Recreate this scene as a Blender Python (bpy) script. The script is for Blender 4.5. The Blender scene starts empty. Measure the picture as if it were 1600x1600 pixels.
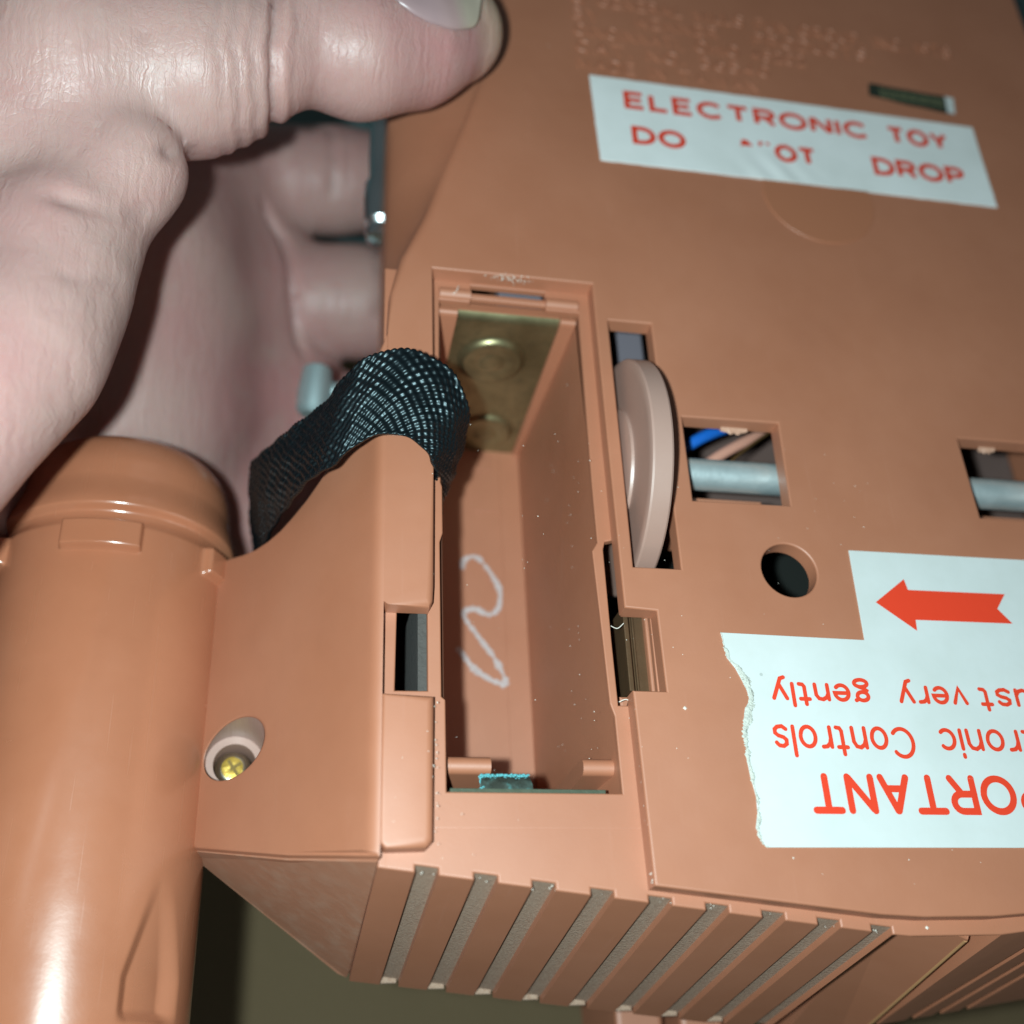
import bpy, bmesh, math, random
import numpy as np
from mathutils import Vector, Matrix
from mathutils.geometry import delaunay_2d_cdt

random.seed(7); rng = np.random.default_rng(7)
MM = 0.001
sc = bpy.context.scene
col = sc.collection
PI = math.pi

# ------------------------------------------------------------------ camera
CAM = (-13.426, -82.416, 95.024)
RX = (0.980040, -0.040233, 0.194689)      # camera right
RY = (0.057966, -0.878923, -0.473428)     # camera down
RZ = (0.190164, 0.475264, -0.859047)      # camera forward
cam_data = bpy.data.cameras.new('camera')
cam = bpy.data.objects.new('camera', cam_data); col.objects.link(cam)
cam.matrix_world = Matrix(((RX[0], -RY[0], -RZ[0], CAM[0]*MM),
                           (RX[1], -RY[1], -RZ[1], CAM[1]*MM),
                           (RX[2], -RY[2], -RZ[2], CAM[2]*MM),
                           (0, 0, 0, 1)))
cam_data.sensor_width = 36.0; cam_data.sensor_fit = 'HORIZONTAL'
cam_data.lens = 36.0*1766.65/1600
cam_data.clip_start = 0.005; cam_data.clip_end = 20.0
cam_data.dof.use_dof = True
cam_data.dof.focus_distance = 0.1075
cam_data.dof.aperture_fstop = 17.0
sc.camera = cam

# ------------------------------------------------------------------ world and flash
w = bpy.data.worlds.new('World'); sc.world = w; w.use_nodes = True
bg = w.node_tree.nodes['Background']
bg.inputs[0].default_value = (0.62, 0.72, 0.75, 1); bg.inputs[1].default_value = 0.085
fl = bpy.data.lights.new('phone_flash', 'POINT'); fl.shadow_soft_size = 0.0016
fl.energy = 0.96; fl.color = (0.80, 1.0, 1.02)
flo = bpy.data.objects.new('phone_flash', fl); col.objects.link(flo)
flo.location = (-0.0230, -0.0825, 0.0970)
sc.view_settings.view_transform = 'Standard'; sc.view_settings.look = 'None'
sc.view_settings.exposure = 0.0; sc.view_settings.gamma = 1.0
sc.render.engine = 'CYCLES'
sc.cycles.use_denoising = True
sc.cycles.max_bounces = 6

# ------------------------------------------------------------------ materials
class NT:
    def __init__(self, name):
        self.m = bpy.data.materials.new(name); self.m.use_nodes = True
        self.t = self.m.node_tree; self.b = self.t.nodes['Principled BSDF']
        self.co = self.t.nodes.new('ShaderNodeTexCoord').outputs['Object']
    def n(self, typ, **kw):
        nd = self.t.nodes.new(typ)
        for k, v in kw.items(): setattr(nd, k, v)
        return nd
    def link(self, a, b): self.t.links.new(a, b)
    def noise(self, scale, detail=3, rough=0.55, vec=None):
        nd = self.n('ShaderNodeTexNoise'); nd.inputs['Scale'].default_value = scale
        nd.inputs['Detail'].default_value = detail; nd.inputs['Roughness'].default_value = rough
        self.link(vec or self.co, nd.inputs['Vector']); return nd.outputs['Fac']
    def ramp(self, fac, *stops):
        nd = self.n('ShaderNodeValToRGB'); e = nd.color_ramp.elements
        while len(e) < len(stops): e.new(0.5)
        for el, (p, c) in zip(e, stops):
            el.position = p; el.color = (*c, 1) if len(c) == 3 else c
        self.link(fac, nd.inputs['Fac']); return nd.outputs['Color']
    def mix(self, fac, a, b, mode='MIX'):
        nd = self.n('ShaderNodeMix', data_type='RGBA', blend_type=mode)
        for s, v in ((nd.inputs['Factor'], fac), (nd.inputs['A'], a), (nd.inputs['B'], b)):
            pass
        ins = [i for i in nd.inputs if i.enabled]
        for s, v in zip(ins, (fac, a, b)):
            if hasattr(v, 'is_linked') or isinstance(v, bpy.types.NodeSocket): self.link(v, s)
            elif isinstance(v, (int, float)): s.default_value = v
            else: s.default_value = (*v, 1)
        return [o for o in nd.outputs if o.enabled][0]
    def math(self, op, a, b=None):
        nd = self.n('ShaderNodeMath', operation=op)
        for s, v in zip(nd.inputs, (a, b)):
            if v is None: continue
            if isinstance(v, (int, float)): s.default_value = v
            else: self.link(v, s)
        return nd.outputs[0]
    def bump(self, h, dist, strength=1.0, prev=None):
        nd = self.n('ShaderNodeBump'); nd.inputs['Strength'].default_value = strength
        nd.inputs['Distance'].default_value = dist
        self.link(h, nd.inputs['Height'])
        if prev: self.link(prev, nd.inputs['Normal'])
        return nd.outputs['Normal']
    def set(self, **kw):
        for k, v in kw.items():
            s = self.b.inputs[k]
            if isinstance(v, bpy.types.NodeSocket): self.link(v, s)
            elif isinstance(v, tuple): s.default_value = (*v, 1) if len(v) == 3 and s.type == 'RGBA' else v
            else: s.default_value = v
        return self

def plastic(name, base, rough=0.40, dust=0.5, scratch=True):
    k = NT(name)
    n1 = k.noise(55, 4); n2 = k.noise(420, 3)
    a = tuple(c*0.94 for c in base); b = (base[0]*1.04, base[1]*1.08, base[2]*1.12)
    c = k.mix(k.ramp(n1, (0.34, (0, 0, 0)), (0.66, (1, 1, 1))), a, b)
    c = k.mix(k.math('MULTIPLY', k.ramp(n2, (0.45, (0, 0, 0)), (0.8, (1, 1, 1))), 0.10), c, (base[0]*0.8, base[1]*0.7, base[2]*0.65))
    # fine pale dust specks
    v = k.n('ShaderNodeTexVoronoi'); v.inputs['Scale'].default_value = 330; k.link(k.co, v.inputs['Vector'])
    v.inputs['Randomness'].default_value = 1.0
    sep = k.n('ShaderNodeSeparateColor'); k.link(v.outputs['Color'], sep.inputs[0])
    near = k.math('LESS_THAN', v.outputs['Distance'], 0.035)
    some = k.math('LESS_THAN', sep.outputs[0], 0.06*dust)
    c = k.mix(k.math('MULTIPLY', k.math('MULTIPLY', near, some), 0.75), c, (0.72, 0.62, 0.55))
    r = k.math('ADD', k.math('MULTIPLY', k.noise(240, 4), 0.14), k.math('ADD', k.math('MULTIPLY', k.noise(48, 5, 0.65), 0.26), rough-0.20))
    nb = k.bump(k.noise(2600, 2), 0.00004, 0.13)
    nb = k.bump(k.noise(95, 2), 0.0004, 0.12, nb)
    if scratch:
        mp = k.n('ShaderNodeMapping'); mp.inputs['Scale'].default_value = (2600, 60, 60); mp.inputs['Rotation'].default_value = (0, 0, 0.6)
        k.link(k.co, mp.inputs['Vector'])
        s = k.ramp(k.noise(1.0, 2, vec=mp.outputs[0]), (0.66, (0, 0, 0)), (0.72, (1, 1, 1)))
        r = k.math('ADD', r, k.math('MULTIPLY', s, 0.10))
    k.set(**{'Base Color': c, 'Roughness': r, 'Normal': nb, 'Specular IOR Level': 0.5, 'IOR': 1.85})
    return k.m

BASE = (0.430, 0.156, 0.080)
M_body = plastic('brown_plastic', BASE, 0.54)
M_tube = plastic('glossy_brown_plastic', BASE, 0.23, 0.25)
M_tube.node_tree.nodes['Principled BSDF'].inputs['IOR'].default_value = 2.0
M_wheel = plastic('worn_pinkish_plastic', (0.40, 0.235, 0.185), 0.42, 1.2)
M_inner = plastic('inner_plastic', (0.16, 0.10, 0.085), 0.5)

k = NT('dusty_plastic')
n1 = k.noise(3800, 3); n2 = k.noise(500, 3)
c = k.mix(k.ramp(n1, (0.38, (0, 0, 0)), (0.62, (1, 1, 1))), (0.31, 0.19, 0.132), (0.38, 0.265, 0.195))
c = k.mix(k.math('MULTIPLY', k.ramp(n2, (0.4, (0, 0, 0)), (0.7, (1, 1, 1))), 0.5), c, (0.36, 0.24, 0.17))
k.set(**{'Base Color': c, 'Roughness': 0.85, 'Normal': k.bump(n1, 0.0002, 0.5)}); M_dusty = k.m

k = NT('scuffed_plastic')
n1 = k.noise(500, 4); n2 = k.noise(90, 3)
f = k.math('MULTIPLY', k.ramp(n1, (0.42, (0, 0, 0)), (0.7, (1, 1, 1))), k.ramp(n2, (0.35, (0.1, 0.1, 0.1)), (0.65, (1, 1, 1))))
k.set(**{'Base Color': k.mix(f, (0.37, 0.160, 0.095), (0.40, 0.215, 0.145)), 'Roughness': 0.6, 'Normal': k.bump(n1, 0.0001, 0.5)}); M_scuff = k.m

def simple(name, base, rough=0.5, metal=0.0, bump=None, **kw):
    k = NT(name); k.set(**{'Base Color': base, 'Roughness': rough, 'Metallic': metal})
    if bump: k.set(Normal=k.bump(k.noise(bump[0], 3), bump[1], bump[2]))
    k.set(**kw); return k.m

k = NT('sticker_paper')
n1 = k.noise(130, 4); n2 = k.noise(900, 2)
c = k.mix(k.ramp(n1, (0.35, (0, 0, 0)), (0.7, (1, 1, 1))), (0.66, 0.69, 0.68), (0.61, 0.64, 0.62))
v = k.n('ShaderNodeTexVoronoi'); v.inputs['Scale'].default_value = 260; k.link(k.co, v.inputs['Vector'])
sp = k.n('ShaderNodeSeparateColor'); k.link(v.outputs['Color'], sp.inputs[0])
f = k.math('MULTIPLY', k.math('LESS_THAN', v.outputs['Distance'], 0.05), k.math('LESS_THAN', sp.outputs[0], 0.12))
c = k.mix(k.math('MULTIPLY', f, 0.5), c, (0.3, 0.33, 0.3))
c = k.mix(k.math('MULTIPLY', k.ramp(n2, (0.5, (0, 0, 0)), (0.8, (1, 1, 1))), 0.15), c, (0.6, 0.6, 0.56))
k.set(**{'Base Color': c, 'Roughness': 0.5, 'Normal': k.bump(n1, 0.0003, 0.15)}); M_paper = k.m
k2 = M_paper.copy(); k2.name = 'lightened_sticker_paper'  # same paper, colour lightened to make up for the flash falling off
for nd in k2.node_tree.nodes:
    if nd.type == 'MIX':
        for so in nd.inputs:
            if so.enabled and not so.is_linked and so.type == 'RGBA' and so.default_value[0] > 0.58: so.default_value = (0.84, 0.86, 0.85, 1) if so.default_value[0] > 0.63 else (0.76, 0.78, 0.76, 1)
M_paper_lightened = k2
M_torn = simple('torn_paper', (0.55, 0.56, 0.50), 0.95, 0, (1800, 0.0004, 1.0))
M_red = simple('red_print', (0.80, 0.055, 0.02), 0.5, 0, (900, 0.00005, 0.3))
k = NT('tarnished_brass')
n1 = k.noise(160, 4); n2 = k.noise(700, 3)
c = k.mix(k.ramp(n1, (0.35, (0, 0, 0)), (0.65, (1, 1, 1))), (0.19, 0.165, 0.085), (0.33, 0.29, 0.16))
c = k.mix(k.math('MULTIPLY', k.ramp(n2, (0.5, (0, 0, 0)), (0.75, (1, 1, 1))), 0.4), c, (0.12, 0.10, 0.06))
k.set(**{'Base Color': c, 'Metallic': 0.85, 'Roughness': k.math('ADD', k.math('MULTIPLY', n2, 0.25), 0.27), 'Normal': k.bump(n2, 0.00005, 0.3)}); M_brass = k.m
k = NT('corroded_contact')
n1 = k.noise(900, 4); 
c = k.ramp(n1, (0.40, (0.025, 0.03, 0.022)), (0.6, (0.04, 0.06, 0.05)), (0.80, (0.08, 0.30, 0.30)))
k.set(**{'Base Color': c, 'Roughness': 0.85, 'Metallic': 0.1, 'Normal': k.bump(n1, 0.0004, 1.0)}); M_corr = k.m
M_green = simple('dark_verdigris', (0.07, 0.085, 0.055), 0.7, 0.2, (900, 0.0002, 0.7))
M_crust = simple('turquoise_crust', (0.13, 0.46, 0.50), 0.9, 0, (2500, 0.0003, 1.0))
k = NT('zinc_rod')
n1 = k.noise(500, 4)
k.set(**{'Base Color': k.mix(n1, (0.58, 0.70, 0.72), (0.80, 0.90, 0.91)), 'Metallic': 0.7, 'Roughness': k.math('ADD', k.math('MULTIPLY', n1, 0.2), 0.36), 'Normal': k.bump(k.noise(1500, 2), 0.00005, 0.5)}); M_zinc = k.m
M_grey = simple('grey_tape', (0.075, 0.068, 0.062), 0.9, 0, (1600, 0.0003, 0.8))
M_chrome = simple('chrome', (0.75, 0.84, 0.86), 0.30, 1.0, (60, 0.0004, 0.3))
M_screw = simple('steel_screw', (0.55, 0.52, 0.42), 0.28, 1.0, (700, 0.0001, 0.5))
M_rust = simple('yellow_brass', (0.55, 0.36, 0.07), 0.4, 0.6, (1100, 0.0002, 0.7))
M_blue = simple('blue_wire', (0.01, 0.13, 0.55), 0.4)
M_pink = simple('pink_wire', (0.62, 0.30, 0.22), 0.45)
M_copper = simple('copper_wire', (0.72, 0.40, 0.16), 0.3, 0.9)
M_board = simple('grey_board', (0.17, 0.15, 0.175), 0.7)
M_chalk = simple('white_crayon', (0.52, 0.42, 0.41), 0.8, 0, (1800, 0.0003, 0.9))
M_fluff = simple('pale_dust', (0.75, 0.68, 0.60), 0.9)
M_tag = simple('dark_green_foil', (0.022, 0.030, 0.020), 0.4)
M_hole_shade = simple('painted_hole_shade', (0.012, 0.014, 0.012), 0.6)  # near black, stands in for shade inside the body
M_edge_highlight = simple('painted_edge_highlight', (0.46, 0.24, 0.11), 0.35)  # paler tone, a highlight put into the colour
k = NT('clear_seal'); k.set(**{'Base Color': (0.425, 0.155, 0.077), 'Roughness': 0.46, 'IOR': 1.85}); M_seal = k.m

k = NT('ribbon_thread')
n1 = k.noise(3500, 2)
k.set(**{'Base Color': k.mix(n1, (0.0015, 0.003, 0.004), (0.004, 0.007, 0.009)), 'Roughness': 0.38, 'Specular IOR Level': 0.5, 'Specular Tint': (0.72, 0.94, 1.0),
         'Normal': k.bump(n1, 0.00008, 0.4)}); M_ribbon = k.m

k = NT('skin')
n1 = k.noise(38, 4); n2 = k.noise(150, 4); n3 = k.noise(900, 3)
c = k.mix(k.ramp(n1, (0.36, (0, 0, 0)), (0.64, (1, 1, 1))), (0.47, 0.300, 0.270), (0.46, 0.222, 0.212))
c = k.mix(k.math('MULTIPLY', k.ramp(n2, (0.45, (0, 0, 0)), (0.72, (1, 1, 1))), 0.45), c, (0.48, 0.350, 0.305))
c = k.mix(k.math('MULTIPLY', k.ramp(n3, (0.5, (0, 0, 0)), (0.75, (1, 1, 1))), 0.16), c, (0.46, 0.22, 0.19))
dn = k.n('ShaderNodeVectorMath', operation='DISTANCE'); dn.inputs[1].default_value = (0.0048, 0.0300, 0.0090); k.link(k.co, dn.inputs[0])
c = k.mix(k.ramp(k.math('ADD', k.math('MULTIPLY', dn.outputs['Value'], 90.0), k.math('MULTIPLY', n2, 0.2)), (0.25, (0.8, 0.8, 0.8)), (0.85, (0, 0, 0))), c, (0.50, 0.42, 0.27))   # blanched, yellowish finger pad
v = k.n('ShaderNodeTexVoronoi', feature='DISTANCE_TO_EDGE'); v.inputs['Scale'].default_value = 1500
wv = k.n('ShaderNodeVectorMath', operation='MULTIPLY_ADD')
nz = k.n('ShaderNodeTexNoise'); nz.inputs['Scale'].default_value = 350; nz.inputs['Detail'].default_value = 3; k.link(k.co, nz.inputs['Vector'])
k.link(nz.outputs['Color'], wv.inputs[0]); wv.inputs[1].default_value = (0.0022, 0.0022, 0.0022); k.link(k.co, wv.inputs[2])
k.link(wv.outputs[0], v.inputs['Vector'])
cells = k.ramp(v.outputs['Distance'], (0.0, (0, 0, 0)), (0.14, (1, 1, 1)))
def lines(scale, rot):
    mp = k.n('ShaderNodeMapping'); mp.inputs['Scale'].default_value = scale; mp.inputs['Rotation'].default_value = rot
    k.link(wv.outputs[0], mp.inputs['Vector']); return k.noise(1.0, 3, vec=mp.outputs[0])
l1 = lines((2100, 170, 170), (0, 0, -0.1)); l2 = lines((1300, 120, 120), (0, 0, -0.9)); l3 = lines((1300, 120, 120), (0, 0, 0.75))
mod = k.math('MULTIPLY', k.ramp(k.noise(70, 2), (0.42, (0, 0, 0)), (0.62, (1, 1, 1))), cells)
nb = k.bump(mod, 0.00006, 0.28); nb = k.bump(l1, 0.0003, 0.35, nb); nb = k.bump(l2, 0.00035, 0.3, nb); nb = k.bump(l3, 0.00035, 0.3, nb); nb = k.bump(k.noise(330, 4), 0.0005, 0.25, nb)
rr = k.math('ADD', k.math('MULTIPLY', k.noise(600, 3), 0.25), 0.32)
k.set(**{'Base Color': c, 'Roughness': rr, 'Normal': nb, 'Subsurface Weight': 0.5, 'Subsurface Radius': (0.0028, 0.0011, 0.0007),
         'Subsurface Scale': 1.0, 'Specular IOR Level': 0.45}); M_skin = k.m
k = NT('nail')
dn = k.n('ShaderNodeVectorMath', operation='DISTANCE'); dn.inputs[1].default_value = (0.0036, 0.0252, 0.0128); k.link(k.co, dn.inputs[0])
f_ = k.math('ADD', k.math('MULTIPLY', dn.outputs['Value'], 1000.0/8), k.math('MULTIPLY', k.noise(300, 3), 0.12))
c = k.ramp(f_, (0.36, (0.50, 0.42, 0.33)), (0.66, (0.43, 0.285, 0.275)), (0.98, (0.36, 0.24, 0.245)))      # pale free edge, pink bed
k.set(**{'Base Color': c, 'Roughness': 0.3, 'Normal': k.bump(k.noise(400, 2), 0.0002, 0.2)}); M_nail = k.m

k = NT('olive_table')
n1 = k.noise(25, 4)
k.set(**{'Base Color': k.mix(n1, (0.225, 0.158, 0.080), (0.27, 0.19, 0.10)), 'Roughness': 0.8, 'Normal': k.bump(k.noise(500, 3), 0.001, 0.5)}); M_table = k.m
k = NT('teal_cloth')
k.set(**{'Base Color': k.mix(k.noise(300, 3), (0.15, 0.25, 0.26), (0.20, 0.31, 0.32)), 'Roughness': 0.95}); M_cloth = k.m

# ------------------------------------------------------------------ mesh helpers (millimetres in, metres out)
ROOT = {}
def tagp(o, label=None, cat=None, kind=None, group=None):
    if label: o['label'] = label
    if cat: o['category'] = cat
    if kind: o['kind'] = kind
    if group: o['group'] = group
    return o
def empty(name, loc, label, cat):
    o = bpy.data.objects.new(name, None); o.empty_display_size = 0.01; col.objects.link(o)
    o.location = Vector(loc)*MM; tagp(o, label, cat); ROOT[o.name] = o.location.copy(); return o
def obj(name, verts, faces, mat, parent=None, smooth=False, mats=None, fm=None, loc=None):
    me = bpy.data.meshes.new(name)
    me.from_pydata([tuple(np.asarray(v, float)*MM) for v in verts], [], [tuple(int(i) for i in f) for f in faces])
    for m in (mats or [mat]): me.materials.append(m)
    if fm is not None: me.polygons.foreach_set('material_index', [int(i) for i in fm])
    if smooth: me.polygons.foreach_set('use_smooth', [True]*len(me.polygons))
    bm = bmesh.new(); bm.from_mesh(me); bmesh.ops.recalc_face_normals(bm, faces=bm.faces); bm.to_mesh(me); bm.free()
    me.update()
    return place(bpy.data.objects.new(name, me), parent)
def place(o, parent):
    col.objects.link(o)
    if parent is not None:
        o.parent = parent
        if parent.name in ROOT: o.location = -ROOT[parent.name]
    return o
def auto_smooth(o, deg=35):
    o.data.polygons.foreach_set('use_smooth', [True]*len(o.data.polygons))
    o.data.set_sharp_from_angle(angle=math.radians(deg)); return o

class MB:
    def __init__(s): s.v = []; s.f = []; s.m = []
    def add(s, v, f, m=0):
        n = len(s.v); s.v += [tuple(p) for p in v]; s.f += [tuple(i+n for i in q) for q in f]; s.m += [m]*len(f); return s
    def box(s, x0, x1, y0, y1, z0, z1, m=0, ch=0.0):
        if ch <= 0:
            v = [(x, y, z) for z in (z0, z1) for (x, y) in ((x0, y0), (x1, y0), (x1, y1), (x0, y1))]
            return s.add(v, [(0, 1, 2, 3), (4, 5, 6, 7), (0, 1, 5, 4), (1, 2, 6, 5), (2, 3, 7, 6), (3, 0, 4, 7)], m)
        rings = []
        for z, o in ((z0, 0), (z1-ch, 0), (z1-ch*0.3, ch*0.3), (z1, ch)):
            rings.append([(x0+o, y0+o, z), (x1-o, y0+o, z), (x1-o, y1-o, z), (x0+o, y1-o, z)])
        v = [p for r in rings for p in r]; f = [(0, 1, 2, 3), (12, 13, 14, 15)]
        for r in range(3):
            for i in range(4): f.append((r*4+i, r*4+(i+1) % 4, r*4+4+(i+1) % 4, r*4+4+i))
        return s.add(v, f, m)
    def tube(s, pts, r, n=12, m=0, cap=True):
        pts = [Vector(p) for p in pts]; rs = r if isinstance(r, (list, tuple)) else [r]*len(pts)
        up = Vector((0.13, 0.31, 0.94)); rings = []
        for i, p in enumerate(pts):
            t = (pts[min(i+1, len(pts)-1)]-pts[max(i-1, 0)]).normalized()
            a = t.cross(up).normalized(); b = a.cross(t)
            rings.append([p+(a*math.cos(q)+b*math.sin(q))*rs[i] for q in (2*PI*j/n for j in range(n))])
        v = [p for g in rings for p in g]; f = []
        for i in range(len(pts)-1):
            for j in range(n): f.append((i*n+j, i*n+(j+1) % n, (i+1)*n+(j+1) % n, (i+1)*n+j))
        if cap: f += [tuple(range(n)), tuple(range((len(pts)-1)*n, len(pts)*n))]
        return s.add(v, f, m)
    def lathe(s, prof, origin, axis, n=48, m=0):
        o = Vector(origin); ax = Vector(axis).normalized()
        a = ax.cross(Vector((0.2, 0.3, 0.9)) if abs(ax.z) < 0.9 else Vector((1, 0, 0))).normalized(); b = ax.cross(a)
        v = []; f = []
        for (h, r) in prof:
            for j in range(n):
                q = 2*PI*j/n; v.append(o+ax*h+(a*math.cos(q)+b*math.sin(q))*r)
        for i in range(len(prof)-1):
            for j in range(n): f.append((i*n+j, i*n+(j+1) % n, (i+1)*n+(j+1) % n, (i+1)*n+j))
        f += [tuple(range(n)), tuple(range((len(prof)-1)*n, len(prof)*n))]
        return s.add(v, f, m)
    def build(s, name, mat, parent=None, smooth=None, mats=None):
        o = obj(name, s.v, s.f, mat, parent, mats=mats, fm=s.m if mats else None)
        if smooth: auto_smooth(o, smooth)
        return o

def area2(l): return 0.5*sum(l[i][0]*l[(i+1) % len(l)][1]-l[(i+1) % len(l)][0]*l[i][1] for i in range(len(l)))
def pip(pt, loop):
    x, y = pt; c = False; n = len(loop); j = n-1
    for i in range(n):
        xi, yi = loop[i]; xj, yj = loop[j]
        if (yi > y) != (yj > y) and x < (xj-xi)*(y-yi)/(yj-yi)+xi: c = not c
        j = i
    return c
def tri2d(loops, extra=()):
    """triangulate loops[0] minus the other loops; returns verts (2d), faces, and index map of the loop vertices"""
    vs = []; es = []
    for l in loops:
        n = len(vs); vs += [Vector(p) for p in l]; es += [(n+i, n+(i+1) % len(l)) for i in range(len(l))]
    vs += [Vector(p) for p in extra]
    r = delaunay_2d_cdt(vs, es, [], 0, 1e-6)
    ov = r[0]; keep = []
    for f in r[2]:
        c = (sum(ov[i][0] for i in f)/len(f), sum(ov[i][1] for i in f)/len(f))
        if pip(c, loops[0]) and not any(pip(c, h) for h in loops[1:]): keep.append(tuple(f))
    mp = {}
    for i, lst in enumerate(r[3]):
        for q in lst: mp[q] = i
    return [tuple(v) for v in ov], keep, mp
def miter(l):
    out = []; n = len(l)
    for i in range(n):
        p0, p1, p2 = l[i-1], l[i], l[(i+1) % n]
        d1 = Vector((p1[0]-p0[0], p1[1]-p0[1])).normalized(); d2 = Vector((p2[0]-p1[0], p2[1]-p1[1])).normalized()
        n1 = Vector((-d1.y, d1.x)); n2 = Vector((-d2.y, d2.x)); k = 1+n1.dot(n2)
        m = (n1+n2)/max(k, 0.35); out.append((m.x, m.y))
    return out
def slab(outer, holes=(), z0=0.0, z1=-2.0, bev=0.2, seg=4, zf=None, zb=None, bevf=None, botmap=None, extra=(), mb=None, m=0, wall_m=None):
    """a plate with an outline and holes, rounded upper edges, closed underneath"""
    mb = mb or MB()
    loops = [list(outer) if area2(outer) > 0 else list(outer)[::-1]] + [list(h)[::-1] if area2(h) > 0 else list(h) for h in holes]
    zf = zf or (lambda x, y: z0); zb = zb or (lambda x, y: z1)
    top = []; v = []; f = []; fmz = []
    ringsets = []
    for l in loops:
        mt = miter(l); rings = []
        for j in range(seg+1):
            a = PI/2*j/seg; ring = []
            for (p, q) in zip(l, mt):
                bb = bev*(bevf(*p) if bevf else 1.0)
                o = bb*(1-math.sin(a)); x, y = p[0]+q[0]*o, p[1]+q[1]*o
                ring.append((x, y, zf(x, y)-bb*(1-math.cos(a))))
            rings.append(ring)
        ring = []
        for p in l:
            x, y = botmap(*p) if botmap else p
            ring.append((x, y, zb(*p)))
        rings.append(ring); ringsets.append(rings)
    t2, tf, mp = tri2d([[(p[0], p[1]) for p in r[0]] for r in ringsets], extra)
    base = len(v); v += [(x, y, zf(x, y)) for x, y in t2]; f += tf; fmz += [m]*len(tf)
    k = 0
    for rings in ringsets:
        n = len(rings[0]); idx = [[mp[k+i]+base for i in range(n)]]
        for r in rings[1:]:
            s = len(v); v += r; idx.append(list(range(s, s+n)))
        for j in range(len(rings)-1):
            for i in range(n):
                f.append((idx[j][i], idx[j][(i+1) % n], idx[j+1][(i+1) % n], idx[j+1][i]))
                p = rings[0][i]; q = rings[0][(i+1) % n]
                fmz.append(wall_m((p[0]+q[0])/2, (p[1]+q[1])/2, j) if wall_m else m)
        k += n
    b2, bf, bmp = tri2d([[(p[0], p[1]) for p in r[-1]] for r in ringsets])
    s = len(v); inv = {}
    allb = [p for r in ringsets for p in r[-1]]
    for i, p in enumerate(allb): inv[bmp[i]] = p[2]
    v += [(x, y, inv.get(i, z1)) for i, (x, y) in enumerate(b2)]; f += [tuple(s+i for i in q) for q in bf]; fmz += [m]*len(bf)
    n = len(mb.v); mb.v += v; mb.f += [tuple(i+n for i in q) for q in f]; mb.m += fmz
    return mb
def circle(cx, cy, r, n=40): return [(cx+r*math.cos(2*PI*i/n), cy+r*math.sin(2*PI*i/n)) for i in range(n)]
def wobble(l, amp, step=1.2):
    out = []
    for i in range(len(l)):
        a = l[i]; b = l[(i+1) % len(l)]; d = math.dist(a, b); n = max(1, int(d/step))
        for j in range(n):
            t = j/n; e = 0 if j == 0 else amp
            out.append((a[0]+(b[0]-a[0])*t+random.gauss(0, e), a[1]+(b[1]-a[1])*t+random.gauss(0, e)))
    return out
def catmull(p, n=8):
    out = []
    for i in range(len(p)-1):
        a, b, c, d = [np.array(p[max(0, min(len(p)-1, q))], float) for q in (i-1, i, i+1, i+2)]
        for t in np.linspace(0, 1, n, endpoint=False):
            out.append(0.5*((2*b)+(c-a)*t+(2*a-5*b+4*c-d)*t*t+(3*b-a-3*c+d)*t**3))
    out.append(np.array(p[-1], float)); return out
def arc(cx, cy, rx, ry, a0, a1, n=18):
    return [(cx+rx*math.cos(math.radians(a0+(a1-a0)*i/n)), cy+ry*math.sin(math.radians(a0+(a1-a0)*i/n))) for i in range(n+1)]
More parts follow.
